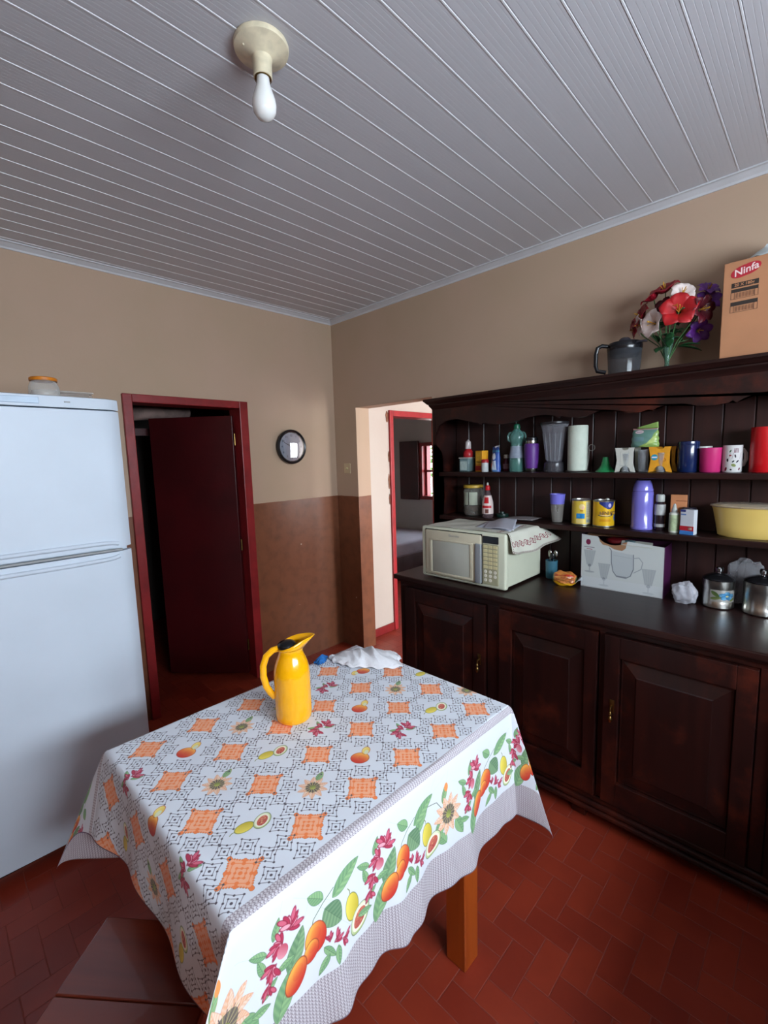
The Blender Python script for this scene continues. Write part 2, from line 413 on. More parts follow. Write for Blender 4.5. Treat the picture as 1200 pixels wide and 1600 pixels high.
# crown strips
def crown(bm, p0, p1, inward):
    p0, p1, n = Vector(p0), Vector(p1), Vector(inward)
    sec = [(0, -.028), (.006, -.028), (.010, -.02), (.034, -.006), (.046, -.006), (.046, 0), (0, 0)]
    A = [bm.verts.new(p0+n*a+Vector((0, 0, b_))) for a, b_ in sec]; Q = [bm.verts.new(p1+n*a+Vector((0, 0, b_))) for a, b_ in sec]
    for k in range(len(sec)): bm.faces.new((A[k], A[(k+1) % len(sec)], Q[(k+1) % len(sec)], Q[k]))
    bm.faces.new(A); bm.faces.new(Q)
m_trim = mat('pvc_trim', (196, 196, 200), .4, noise=.04)
bm = B(); crown(bm, (-3.6, 0, ZC), (0, 0, ZC), (0, -1, 0)); struct('trim_1', bm, m_trim)
bm = B(); crown(bm, (0, 0, ZC), (0, -4.3, ZC), (-1, 0, 0)); struct('trim_2', bm, m_trim)
# back wall with the red door opening
DL, DR, DT = -1.588, -.797, 2.007
bm = B(); box(bm, -3.6, DL+.02, 0, .12, 0, ZC); box(bm, DR-.02, 0, 0, .12, 0, ZC); box(bm, DL+.02, DR-.02, 0, .12, DT-.02, ZC)
box(bm, 0, .141, -.142, .12, 0, ZC)
struct('wall_back', bm, m_wall)
# right wall with doorway into the hall
OY0, OY1, OZ = -.262, -1.02, 1.989
bm = B(); box(bm, 0, .141, OY0, -.142, 0, ZC); box(bm, 0, .141, -4.3, OY1, 0, ZC); box(bm, 0, .141, OY1, OY0, OZ, ZC)
struct('wall_right', bm, m_wall)
bm = B(); box(bm, -3.75, -3.6, -4.45, .12, 0, ZC); struct('wall_left', bm, m_wall)
# wall behind the camera: high window and a doorway
WX0, WX1, WZ0, WZ1 = -2.75, -.85, 1.55, 2.1
bm = B(); box(bm, -3.75, 0.141, -4.45, -4.3, 0, WZ0); box(bm, -3.75, WX0, -4.45, -4.3, WZ0, ZC); box(bm, WX1, 0.141, -4.45, -4.3, WZ0, ZC); box(bm, WX0, WX1, -4.45, -4.3, WZ1, ZC)
struct('wall_front', bm, m_wall)
bm = B(); box(bm, -1.75, 0, -3.45, -3.3, 0, .79); struct('shadow_blocker', bm, m_wall)  # low block added out of view to cast shade on the near floor
# hall and bedroom walls
HY = -.142
bm = B(); HX0, HX1 = .495, 1.33
box(bm, .141, HX0+.02, HY, .0, 0, ZC+.07); box(bm, HX1-.02, 2.8, HY, .0, 0, ZC+.07); box(bm, HX0+.02, HX1-.02, HY, 0, 1.99, ZC+.07)
struct('wall_hall', bm, m_hall)
bm = B(); box(bm, 2.8, 2.95, -3.75, HY, 0, ZC+.07); struct('wall_hall_far', bm, m_hall)
GX0, GX1 = .42, 1.25
bm = B(); box(bm, .141, GX0, -3.75, -3.6, 0, ZC+.07); box(bm, GX1, 1.45, -3.75, -3.6, 0, ZC+.07); box(bm, GX0, 1.45, -3.75, -3.6, 2.1, ZC+.07)
box(bm, 1.45, 2.65, -3.75, -3.6, 0, 1.0); box(bm, 1.45, 2.65, -3.75, -3.6, 2.1, ZC+.07); box(bm, 2.65, 2.8, -3.75, -3.6, 0, ZC+.07)
struct('wall_hall_end', bm, m_hall)
bm = B(); box(bm, .145, HX0, HY-.012, HY, 0, .075, .004); struct('baseboard_hall', bm, m_red)
# bedroom shell
wy0, wy1, wz0, wz1 = .25, 1.41, .955, 1.79   # window in the far wall
bm = B(); box(bm, 2.8, 2.95, 0, wy0, 0, ZC+.07); box(bm, 2.8, 2.95, wy1, 3.1, 0, ZC+.07); box(bm, 2.8, 2.95, wy0, wy1, 0, wz0); box(bm, 2.8, 2.95, wy0, wy1, wz1, ZC+.07)
struct('wall_bedroom_window', bm, m_bed)
bm = B(); box(bm, .0, 2.8, 3.0, 3.1, 0, ZC+.07); struct('wall_bedroom_far', bm, m_bed)
bm = B(); box(bm, 0, .141, .12, 3.0, 0, ZC+.07); struct('wall_bedroom_side', bm, m_bed)
# dark room behind the red door
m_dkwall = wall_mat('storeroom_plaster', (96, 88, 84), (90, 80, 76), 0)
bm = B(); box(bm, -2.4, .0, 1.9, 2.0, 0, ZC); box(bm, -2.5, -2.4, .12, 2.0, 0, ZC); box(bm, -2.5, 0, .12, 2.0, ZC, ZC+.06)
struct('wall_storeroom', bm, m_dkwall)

# door_1: red frame and leaf standing ajar
d1 = tag(thing('door_1', 'dark red painted door standing ajar in a red frame beside the white fridge', 'door', (DL, 0, 0)), kind='structure')
w_ = DR-DL
bm = B(); box(bm, 0, .052, -.022, .13, 0, DT, .004); box(bm, w_-.062, w_, -.022, .13, 0, DT, .004); box(bm, .052, w_-.062, -.022, .13, DT-.048, DT, .004)
obj('door_frame', bm, m_red, d1)
bm = B(); hx = w_-.075
ang = math.atan2(.45, -.39); ML = Matrix.Translation((hx, .06, 0)) @ Matrix.Rotation(ang, 4, 'Z')
box(bm, 0, .60, -.018, .018, .03, 1.915, .003, M=ML)
lf = obj('door_leaf', bm, m_dkred, d1)
bm = B()
for z in (.25, 1.0, 1.75): lathe(bm, [(.007, -.04), (.007, .04)], 10, (hx-.004, .045, z))
obj('hinge', bm, m_brass, d1, smooth=True)

# door_2: hall door frame to the bedroom (leaf not seen)
d2 = tag(thing('door_2', 'bright red door frame in the white hall wall, seen through the doorway', 'door frame', (HX0, HY, 0)), kind='structure')
bm = B(); ww = HX1-HX0
box(bm, 0, .045, -.02, .145, 0, 2.005, .004); box(bm, ww-.045, ww, -.02, .145, 0, 2.005, .004); box(bm, .045, ww-.045, -.02, .145, 1.955, 2.005, .004)
obj('door_frame', bm, mat('bright_red_paint', (168, 42, 48), .35, noise=.12, nscale=12), d2)
# chipped plaster beside the frame
bm = B()
for (cx, cz, rx, rz) in ((-.018, 1.95, .016, .05), (-.008, 1.60, .008, .05), (-.012, 1.38, .01, .07), (-.01, 1.22, .008, .05)):
    pts = [(cx+rx*math.cos(a)*(1+.3*math.sin(5*a)), cz+rz*math.sin(a)) for a in np.linspace(0, 2*PI, 14)[:-1]]
    prism(bm, pts, 'y', -.003, .0)
obj('chipped_plaster', bm, mat('bare_plaster', (140, 92, 70), .9, noise=.3, nscale=40), d2)

# window_1: bedroom window with dark red shutter leaves
w1 = tag(thing('window_1', 'small bedroom window with red frame and dark shutter folded open on the wall', 'window', (2.8, wy0, wz0)), kind='structure')
L = wy1-wy0; H = wz1-wz0
bm = B(); box(bm, -.03, .15, -.0, .05, 0, H); box(bm, -.03, .15, L-.05, L, 0, H); box(bm, -.03, .15, .05, L-.05, 0, .05); box(bm, -.03, .15, .05, L-.05, H-.05, H)
box(bm, .02, .06, .05, L-.05, H*.5-.015, H*.5+.015)
obj('window_frame', bm, m_red, w1)
bm = B(); box(bm, -.06, -.03, L+.005, L+.37, -.01, H+.03, .004)
obj('shutter', bm, m_dkred, w1)
bm = B(); box(bm, .04, .13, L-.085, L-.055, .03, H-.03, .004)
obj('shutter', bm, m_red, w1)
# grille window at hall end (gives the clock its reflected bars)
w2 = tag(thing('window_2', 'hall window with curved iron bars reflected in the clock glass', 'window', (1.45, -3.6, 1.0)), kind='structure')
bm = B()
for z in (.25, .55, .85): tube(bm, [(a, -.05, z+.08*math.sin(a*PI/1.2)) for a in np.linspace(0, 1.2, 13)], .008)
box(bm, 0, 1.2, -.1, -.05, 0, .03); box(bm, 0, 1.2, -.1, -.05, 1.07, 1.1); box(bm, .0, .03, -.1, -.05, 0, 1.1); box(bm, 1.17, 1.2, -.1, -.05, 0, 1.1)
obj('bars', bm, m_black, w2)
bm = B(); box(bm, WX0, WX1, -4.42, -4.36, WZ0, WZ0+.03); box(bm, WX0, WX1, -4.42, -4.36, WZ1-.03, WZ1); box(bm, WX0, WX0+.03, -4.42, -4.36, WZ0, WZ1); box(bm, WX1-.03, WX1, -4.42, -4.36, WZ0, WZ1); box(bm, -1.815, -1.785, -4.42, -4.36, WZ0, WZ1)
struct('window_3', bm, m_red)

# ================================================================== tablecloth print
S0, S1, T0, T1 = -2.155-.265, -1.19+.215, -2.25-.365, -1.515+.365
RES = .00055
cv = Canvas(S0, S1, T0, T1, RES, (222, 227, 236))
GREY = (84, 78, 88)
def small_stamp():
    c = Canvas(-.030, .030, -.030, .030, RES, (255, 255, 255))
    a = .0185
    P = [(-a, -a), (0, -a*.86), (a, -a), (a*.86, 0), (a, a), (0, a*.86), (-a, a), (-a*.86, 0), (-a, -a)]
    c.line(P, .0013, GREY, .8)
    b_ = .0088; c.line([(-b_, -b_), (b_, -b_), (b_, b_), (-b_, b_), (-b_, -b_)], .0013, GREY, .8)
    for p in P: c.ell(p[0], p[1], .0024, .0024, 0, GREY)
    for p in ((-b_, -b_), (b_, -b_), (b_, b_), (-b_, b_)): c.ell(p[0], p[1], .0020, .0020, 0, GREY)
    c.ell(0, 0, .0030, .0030, 0, GREY)
    al = np.clip((255/255-c.a[..., 0])/(1-GREY[0]/255), 0, 1)
    return np.ones_like(c.a)*np.array(GREY, np.float32)/255, al
def orange_stamp():
    R = .056; c = Canvas(-R, R, -R, R, RES, (0, 0, 0)); m_ = Canvas(-R, R, -R, R, RES, (0, 0, 0))
    a = .0335; O = (246, 132, 72); F = (250, 176, 138)
    pts = []
    for k in range(4):
        r_ = k*PI/2; cs, sn = round(math.cos(r_)), round(math.sin(r_))
        for t_ in np.linspace(-1, 1, 13)[:-1]:
            q = a*(1-.12*(1-abs(t_))) if True else a
            q = a*(.90+.10*abs(t_)**1.5); p = (q, a*t_)
            pts.append((p[0]*cs-p[1]*sn, p[0]*sn+p[1]*cs))
    for cc, f in ((c, F), (m_, (255, 255, 255))): cc.poly(pts, f)
    for i, p in enumerate(pts):
        big = i % 12 == 0; mid = i % 12 == 6
        r = .0055 if big else .0048 if mid else .0022
        for cc, f in ((c, O), (m_, (255, 255, 255))): cc.ell(p[0], p[1], r, r, 0, f)
    for b_ in (.0225, .011):
        c.line([(-b_, -b_), (b_, -b_), (b_, b_), (-b_, b_), (-b_, -b_)], .0018, O, .9)
        for sx in (-1, 0, 1):
            for sy in (-1, 0, 1):
                if sx or sy: c.ell(sx*b_, sy*b_, .0042 if b_ > .02 else .003, .0042 if b_ > .02 else .003, 0, O)
    c.ell(0, 0, .0045, .0045, 0, O)
    return c.a, m_.a[..., 0]
def rot45(st):
    rgb, al = st; h, w = al.shape; J, I = np.mgrid[0:h, 0:w].astype(np.float32); c = .70710678
    u = (I-w/2+.5)*c+(J-h/2+.5)*c+w/2-.5; v = -(I-w/2+.5)*c+(J-h/2+.5)*c+h/2-.5
    u0 = np.clip(np.floor(u).astype(int), 0, w-2); v0 = np.clip(np.floor(v).astype(int), 0, h-2); fu = np.clip(u-u0, 0, 1); fv = np.clip(v-v0, 0, 1)
    def smp(a):
        fU, fV = (fu, fv) if a.ndim == 2 else (fu[..., None], fv[..., None])
        return (a[v0, u0]*(1-fU)+a[v0, u0+1]*fU)*(1-fV)+(a[v0+1, u0]*(1-fU)+a[v0+1, u0+1]*fU)*fV
    ok = (u > 0) & (u < w-1) & (v > 0) & (v < h-1)
    return smp(rgb), smp(al)*ok
SM, OR = rot45(small_stamp()), rot45(orange_stamp())
AX, AY = .1630, .1885; OX, OY = -1.767, -2.1715
YEL, YEL2 = (240, 222, 96), (206, 184, 60)
PCH, PCH2 = (248, 178, 78), (206, 52, 40)
def lemon(x, y, a, k=1):
    c, s = math.cos(a), math.sin(a)
    cv.line([(x+c*.020*k, y+s*.020*k), (x+c*.030*k, y+s*.030*k), (x+c*.036*k-s*.004, y+s*.036*k+c*.004)], .0018, (120, 130, 70))
    cv.ell(x, y, .023*k, .0145*k, a, YEL2, YEL, (112, 120, 60))
def fig(x, y, a, k=1):
    cv.ell(x, y, .024*k, .0175*k, a, (178, 196, 130), (226, 232, 198), (92, 112, 76))
    cv.ell(x, y, .020*k, .0145*k, a, (240, 238, 214))
    cv.ell(x, y, .0155*k, .0105*k, a, (186, 84, 74), (206, 112, 92))
    c, s = math.cos(a), math.sin(a)
    for i in range(16):
        u, v = (random.random()-.5)*.024*k, (random.random()-.5)*.014*k
        cv.ell(x+u*c-v*s, y+u*s+v*c, .0016, .0010, a, random.choice([(150, 40, 44), (230, 190, 130), (214, 130, 110)]))
def peach(x, y, a, k=1, rx=.021, ry=.0165):
    cv.ell(x, y, rx*k, ry*k, a, PCH2, PCH, (150, 50, 34)); c, s = math.cos(a), math.sin(a)
    cv.ell(x+c*.006*k, y+s*.006*k, rx*.45*k, ry*.5*k, a, (214, 74, 48), (240, 140, 60), al=.6)
def redflower(x, y, a, k=1, n=7):
    for i in range(n):
        t = a+(i-n/2)*.42; r = .011*k*(1+.5*math.sin(i*2.1))
        cv.ell(x+r*math.cos(t), y+r*math.sin(t), .0095*k, .0036*k, t+.2, [(184, 50, 84), (212, 100, 126), (236, 168, 184)][i % 3], edge=(140, 30, 56))
def passion(x, y, k=1, rot=0):
    for i in range(10):
        t = rot+i*2*PI/10; cv.leaf(x+.021*k*math.cos(t), y+.021*k*math.sin(t), .036*k, .015*k, t, (238, 214, 196), (232, 170, 130), (214, 140, 104))
    cv.ell(x, y, .0175*k, .0175*k, 0, (122, 112, 98)); 
    for i in range(26):
        t = i*2*PI/26; cv.line([(x+.007*k*math.cos(t), y+.007*k*math.sin(t)), (x+.020*k*math.cos(t), y+.020*k*math.sin(t))], .0012, (70, 58, 70) if i % 2 else (196, 180, 120))
    cv.ell(x, y, .0075*k, .0075*k, 0, (176, 180, 92), (120, 130, 70))
for i in range(-4, 6):
    for j in range(-3, 8):
        x, y = OX+i*AX, OY+j*AY
        if T0+.36 < y < T1-.36:
            cv.stamp(OR, x, y)
        for dx, dy in ((.255, .255), (-.255, .255), (.255, -.255), (-.255, -.255), (.375, 0), (-.375, 0), (0, .375), (0, -.375)):
            yy = y+dy*AY
            if T0+.379 < yy < T1-.379: cv.stamp(SM, x+dx*AX, yy)
        fx, fy = x+AX/2, y+AY/2
        if T0+.375 < fy < T1-.375:
            kind = {(-2, 2): 1, (-1, 2): 2, (-1, 1): 0, (-2, 1): 2, (-1, 0): 2, (-2, 0): 0, (0, 0): 1, (1, 0): 3, (0, 1): 3, (1, 1): 1, (2, 1): 2, (2, 0): 0, (2, 2): 1, (3, 1): 0, (1, 2): 3, (0, 2): 0, (-3, 2): 3, (-3, 1): 1, (-3, 0): 3, (3, 0): 2}.get((i, j), (i+2*j) % 4)
            if kind == 0:
                s_ = 1 if (i+j) % 2 else -1
                lemon(fx+.021*s_, fy+.006, .15 if s_ > 0 else 3.0, .95); fig(fx-.018*s_, fy-.005, .5, 1.0)
            elif kind == 1:
                s_ = 1 if i < 2 else -1
                peach(fx-.010*s_, fy-.004, -.7, 1.1, .023, .020); cv.ell(fx+.023*s_, fy+.008, .017, .011, .6, (232, 196, 90), (244, 226, 130), (190, 90, 60)); cv.ell(fx+.019*s_, fy+.002, .010, .006, .6, (222, 226, 190))
            elif kind == 2:
                passion(fx-.004, fy-.004, 1.0, i); cv.leaf(fx+.034, fy+.018, .036, .017, .5, edge=(190, 130, 80))
            else:
                cv.leaf(fx-.018, fy+.014, .036, .014, 2.4); cv.leaf(fx+.022, fy-.014, .032, .012, -.5); cv.leaf(fx+.006, fy+.022, .030, .011, 1.2)
                redflower(fx-.014, fy-.004, 3.6, 1.15); redflower(fx+.018, fy+.004, .2, 1.15); redflower(fx+.002, fy+.002, 2, .9, 5)
def trellis(y0, y1):
    cv.rect(S0, S1, y0, y1, (212, 208, 214)); n = int((y1-y0)/.0046)+1
    ii = (cv.x0+(np.arange(cv.W)+.5)*RES)[None, :]; jj = (np.arange(cv.H)+.5)[:, None]*RES+cv.y0
    a = (np.abs(((ii+jj)/.0075) % 1-.5) < .17) | (np.abs(((ii-jj)/.0075) % 1-.5) < .17)
    dot = (np.abs(((ii)/.0075) % 1-.5) < .22) & (np.abs(((jj)/.0075+.5*(np.floor(ii/.00375) % 2)) % 1-.5) < .28)
    msk = ((jj > y0) & (jj < y1)); cv.a[a & msk] = np.array((184, 176, 182))/255
    cv.a[dot & msk] = np.array((138, 126, 136))/255
def border(flip):
    yb = (-2.264 if not flip else -1.492); sg = -1 if not flip else 1
    trellis(min(yb-sg*.0+0, yb-sg*.026), max(yb, yb-sg*.026))
    e = yb+sg*.238; f = yb+sg*.40; trellis(min(e, f), max(e, f))
    def P(x, d): return x, yb+sg*d
    R_ = lambda a: a if not flip else -a
    def cluster(x, s_=1):
        cv.line([P(x-.01, .13), P(x-.003, .105), P(x+.022, .085), P(x+.05, .07)], .002, (110, 130, 100))
        cv.leaf(*P(x+.085, .070), .088, .036, R_(.45)); cv.leaf(*P(x+.005, .064), .046, .026, R_(2.5))
        cv.leaf(*P(x-.045, .135), .085, .036, R_(1.15), (140, 176, 130), (96, 136, 100)); cv.leaf(*P(x+.045, .125), .065, .050, R_(-.9), (134, 168, 126), (86, 124, 94))
        cv.leaf(*P(x-.075, .205), .095, .040, R_(1.2)); cv.leaf(*P(x-.045, .06+.03), .0, .0, 0) if 0 else None
        for q, (a, b_) in enumerate(((-.125, .085), (-.12, .112), (-.085, .062), (-.105, .165), (-.125, .19), (.03, .195), (.05, .215), (.015, .215), (-.07, .145))):
            cv.leaf(*P(x+a, b_), .042, .016, R_(2.6-.7*q))
        redflower(*P(x-.058, .076), 1.2, 1.35, 9); redflower(*P(x-.078, .100), 2.8, 1.2); redflower(*P(x-.092, .132), 4, 1.2); redflower(*P(x-.104, .158), 4.5, 1.0, 5)
        cv.ell(*P(x-.074, .114), .012, .014, 0, (226, 150, 164), (200, 90, 110))
        peach(*P(x, .145), R_(1.5), 1.2, .027, .021); peach(*P(x-.012, .165), R_(1.1), 1, .022, .017); peach(*P(x-.048, .188), R_(1.05), 1.15, .029, .018)
        redflower(*P(x+.045, .180), .5, .9, 5); redflower(*P(x+.068, .192), 5.8, .9, 5); redflower(*P(x+.03, .172), 1.6, .7, 4)
        lemon(*P(x+.100, .150), R_(1.7), 1.35); fig(*P(x+.122, .192), R_(.9), 1.4)
    for base in (-1.346-.643*2, -1.346-.643, -1.346, -1.346+.643):
        x = base-.195
        cv.line([P(x-.02, .12), P(x-.045, .085), P(x-.09, .075)], .002, (110, 120, 100))
        cv.leaf(*P(x-.105, .088), .085, .036, R_(.9)); cv.leaf(*P(x-.035, .16), .06, .03, R_(1.3)); cv.leaf(*P(x+.045, .195), .062, .034, R_(-1.1)); cv.leaf(*P(x-.03, .195), .05, .028, R_(2.2))
        cv.leaf(*P(x-.012, .075), .055, .020, R_(1.2), edge=(214, 120, 60)); cv.ell(*P(x-.004, .062), .008, .012, 0, (236, 150, 84))
        passion(*P(x, .140), 1.45)
        cluster(base); cluster(base-.38)
border(False); border(True)
# slim purple selvage
cv.rect(S0, S0+.003, T0, T1, (96, 60, 104)); cv.rect(S1-.003, S1, T0, T1, (120, 96, 130)); cv.rect(S0, S1, T0, T0+.0022, (130, 104, 136))
m_cloth = print_mat('printed_tablecloth', cv, .75, bump=.12)
del cv
bcl = m_cloth.node_tree.nodes['Principled BSDF']; bcl.inputs['Sheen Weight'].default_value = .1

# ------------------------------------------------------------------ cloth drape
X0c, X1c, Y0c, Y1c, ZT = -2.155, -1.19, -2.25, -1.515, .782
def sm(x): x = min(1, max(0, x)); return x*x*(3-2*x)
def nrm(v): v = Vector(v); v.normalize(); return v
# corner table: key (sx, sy) -> (tip angle from the x-side, tip direction)
TIPS = {(-1, 1): (math.atan2(.365, .265), nrm((-.125, .150, -.39))),
        (1, -1): (math.atan2(.365, .215), nrm((.02, -.135, -.40))),
        (-1, -1): (math.atan2(.365, .265), nrm((-.27, -.15, -.33))),
        (1, 1): (math.atan2(.365, .215), nrm((.15, .15, -.4)))}
ROT = -.027; CR, SR = math.cos(ROT), math.sin(ROT)
def rot_rest(s, t): return OX+(s-OX)*CR-(t-OY)*SR, OY+(s-OX)*SR+(t-OY)*CR
TA = {}
for k_, (cs_, ct_) in {(-1, 1): (S0, T1), (1, -1): (S1, T0), (-1, -1): (S0, T0), (1, 1): (S1, T1)}.items():
    a_, b_ = rot_rest(cs_, ct_); TA[k_] = math.atan2(max(Y0c-b_, b_-Y1c), max(X0c-a_, a_-X1c))
def drape(s, t):
    s, t = rot_rest(s, t)
    dx = (X0c-s) if s < X0c else (s-X1c) if s > X1c else 0
    dy = (Y0c-t) if t < Y0c else (t-Y1c) if t > Y1c else 0
    sx = -1 if s < X0c else 1; sy = -1 if t < Y0c else 1
    cx = min(max(s, X0c), X1c); cy = min(max(t, Y0c), Y1c)
    wr = .0012*math.sin(s*23+3*math.sin(t*9))*math.sin(t*17+2*math.sin(s*7))
    if dx == 0 and dy == 0: return Vector((s, t, ZT+wr))
    rho = math.hypot(dx, dy)
    tx_ = .05+(.17*sm(1-(Y1c-cy)/.20)) if sx < 0 else .05
    dX = Vector((sx*math.sin(tx_), 0, -math.cos(tx_))); dY = Vector((0, sy*math.sin(.06), -math.cos(.06)))
    if dx and dy:
        th = math.atan2(dy, dx); dT = TIPS[(sx, sy)][1]; tt = TA[(sx, sy)]
        if th < tt: a = math.sin(PI/2*th/tt)**1.15; d = dX.lerp(dT, a)
        else: a = math.sin(PI/2*(PI/2-th)/(PI/2-tt))**1.15; d = dY.lerp(dT, a)
        d.normalize(); out = Vector((sx*math.cos(th), sy*math.sin(th), 0))
    elif dx: d = dX; out = Vector((sx, 0, 0))
    else: d = dY; out = Vector((0, sy, 0))
    r = .011; e = 1-math.exp(-rho/r)
    p = Vector((cx, cy, ZT))+d*rho+out*r*e+Vector((0, 0, r*.6*e))
    # hanging folds
    if dy and not dx:
        env = sm((s-X0c)/.10)*sm((X1c-s)/.10); k = (dy/.365)**1.4
        ph = (s*2*PI/.25)+.8*math.sin(s*7)+.6
        p.y += sy*env*k*.011*(math.sin(ph)+.45*math.sin(2.3*ph+1)); p.z += env*k*.006*math.sin(ph*.8+1)
        p.x += env*k*.006*math.cos(ph)
    if dx and not dy:
        env = sm((t-Y0c)/.10)*sm((Y1c-t)/.10); k = (dx/.265)**1.4
        p.x += sx*env*k*.009*math.sin(t*2*PI/.30+1.0); p.z += env*k*.006*math.sin(t*17)
    return p
bm = B(); NU, NV = 260, 262
grid(bm, NU, NV, lambda a, b: drape(S0+(S1-S0)*a, T0+(T1-T0)*b), lambda a, b: (a, b))
cl = thick(obj('tablecloth', bm, m_cloth, smooth=True, keep=True), .0009, -1)
tag(cl, 'white tablecloth printed with orange squares and fruit, draped over the table', 'tablecloth')

# ================================================================== table
tb = thing('dining_table', 'orange varnished wooden table under the fruit-print cloth', 'table', (-1.67, -1.88, 0))
bm = B(); box(bm, -.477, .472, -.366, .357, .745, .776, .004); obj('tabletop', bm, m_orange_w, tb)
bm = B(); box(bm, -.36, .24, -.345, -.325, .66, .745); box(bm, -.36, .24, .325, .345, .66, .745); box(bm, -.37, -.35, -.33, .33, .66, .745); box(bm, .27, .29, -.33, .33, .66, .745)
obj('apron', bm, m_orange_w, tb)
for x in (-.365, .234):
    for y in (-.366, .286):
        bm = B(); box(bm, x, x+.072, y, y+.072, 0, .745, .0035); obj('leg', bm, m_orange_w, tb)

# ================================================================== stool
st = thing('stool', 'dark red-brown wooden stool with a two-plank seat beside the table', 'stool', (-2.238, -1.702, 0), math.atan2(-.77, .64))
# local x runs along the back edge (a), local -y towards the camera
bm = B(); box(bm, 0, .34, -.1715, 0, .425, .45, .003); obj('seat', bm, m_stool, st)
bm = B(); box(bm, 0, .34, -.345, -.1735, .425, .45, .003); obj('seat', bm, m_stool, st)
bm = B(); box(bm, .03, .31, -.05, -.03, .36, .425); box(bm, .03, .31, -.315, -.295, .36, .425); box(bm, .03, .05, -.30, -.05, .36, .425); box(bm, .29, .31, -.30, -.05, .36, .425)
obj('apron', bm, m_stool, st)
for x in (.02, .285):
    for y in (-.055, -.325):
        bm = B(); box(bm, x, x+.035, y, y+.035, 0, .425, .003); obj('leg', bm, m_stool, st)

# ================================================================== vacuum pitcher
m_yel = mat('yellow_gloss_plastic', (250, 176, 10), .18, coat=.5, noise=.02)
pt = thing('vacuum_pitcher', 'yellow vacuum pitcher with black lid standing on the tablecloth', 'pitcher', (-1.699, -1.781, ZT), .30-PI/4); pt.scale = (1, 1, .96)
bm = B()
R = .0565
lathe(bm, [(0, 0), (.046, 0), (.051, .003), (.0555, .010), (R, .022), (R, .150), (.0555, .172), (.051, .192), (.0445, .210), (.0395, .222), (.0375, .232), (.0385, .243)], 56)
obj('body', bm, m_yel, pt, True)
# collar with pouring lip: sheared ring, lip towards +x
bm = B(); n = 56; rows = []
for h, rr in ((0, .0385), (.010, .0395), (.022, .042)):
    ring = []
    for k in range(n):
        a = 2*PI*k/n; lip = max(0, math.cos(a))**5
        r_ = rr+lip*(.006+h*1.35); z = .243+h*(1+.55*math.cos(a))-.004*(1-math.cos(a))*(h > 0)
        ring.append(bm.verts.new((r_*math.cos(a), r_*math.sin(a)*(1-.35*lip), z)))
    rows.append(ring)
for A, Q in zip(rows[:-1], rows[1:]):
    for k in range(n): bm.faces.new((A[k], A[(k+1) % n], Q[(k+1) % n], Q[k]))
c_ = thick(obj('pouring_lip', bm, m_yel, pt, True, keep=True), .0022, -1)
bm = B(); ball(bm, (-.010, 0, .252), .031, .030, .017, 24); lathe(bm, [(.033, 0), (.034, .008), (.030, .012)], 32, (-.004, 0, .240))
obj('lid', bm, m_black, pt, True)
bm = B(); tube(bm, [(-.038, 0, .246), (-.055, 0, .243), (-.075, 0, .226), (-.086, 0, .195), (-.087, 0, .16), (-.080, 0, .125), (-.068, 0, .100), (-.055, 0, .083)], .006, 14, rf=lambda t: (.006+.002*(1-t), .0105))
obj('handle', bm, m_yel, pt, True)

# ================================================================== crumpled white towel + blue cloth
m_towel = mat('white_terry', (226, 226, 230), .9, noise=.04, nscale=30, bump=.25, bscale=180)
def crumple(c, ax, ay, h, seed, ang=0, nu=70, nv=54, folds=5):
    rr = random.Random(seed); ph = [(rr.uniform(3, 9), rr.uniform(3, 9), rr.uniform(0, 6)) for _ in range(folds)]
    def fn(a, b):
        th = 2*PI*a; r = b
        edge = 1+.10*math.sin(3*th+seed)+.07*math.sin(5*th+1.3*seed)+.04*math.sin(9*th)
        x, y = r*edge*math.cos(th), r*edge*math.sin(th)
        z = h*(1-r**2.2)*.75
        for fx, fy, p in ph: z += h*.14*(1-r**4)*(1-abs(math.sin(.7*(fx*x+fy*y)+p+1.5*math.sin(2*x-y)))**.7)*1.2
        z = max(z, 0)+.004*(1+math.sin(17*th))*(r > .9)
        X, Y = x*ax, y*ay; return Vector((c[0]+X*math.cos(ang)-Y*math.sin(ang), c[1]+X*math.sin(ang)+Y*math.cos(ang), c[2]+z+.002))
    return fn
bm = B(); grid(bm, 90, 40, crumple((-1.262, -1.668, ZT), .145, .080, .034, 4, -.95, folds=7))
bmesh.ops.remove_doubles(bm, verts=bm.verts, dist=.0002)
thick(tag(obj('dish_towel', bm, m_towel, smooth=True), 'crumpled white towel lying on the far corner of the table', 'towel'), .002, 1)
bm = B(); grid(bm, 50, 20, crumple((-1.395, -1.530, ZT), .038, .020, .022, 2, .4, folds=3)); bmesh.ops.remove_doubles(bm, verts=bm.verts, dist=.0002)
thick(tag(obj('cleaning_cloth', bm, mat('blue_cloth', (30, 104, 176), .8, noise=.2, nscale=30), smooth=True), 'small blue cloth tucked behind the white towel', 'cloth'), .0015, 1)

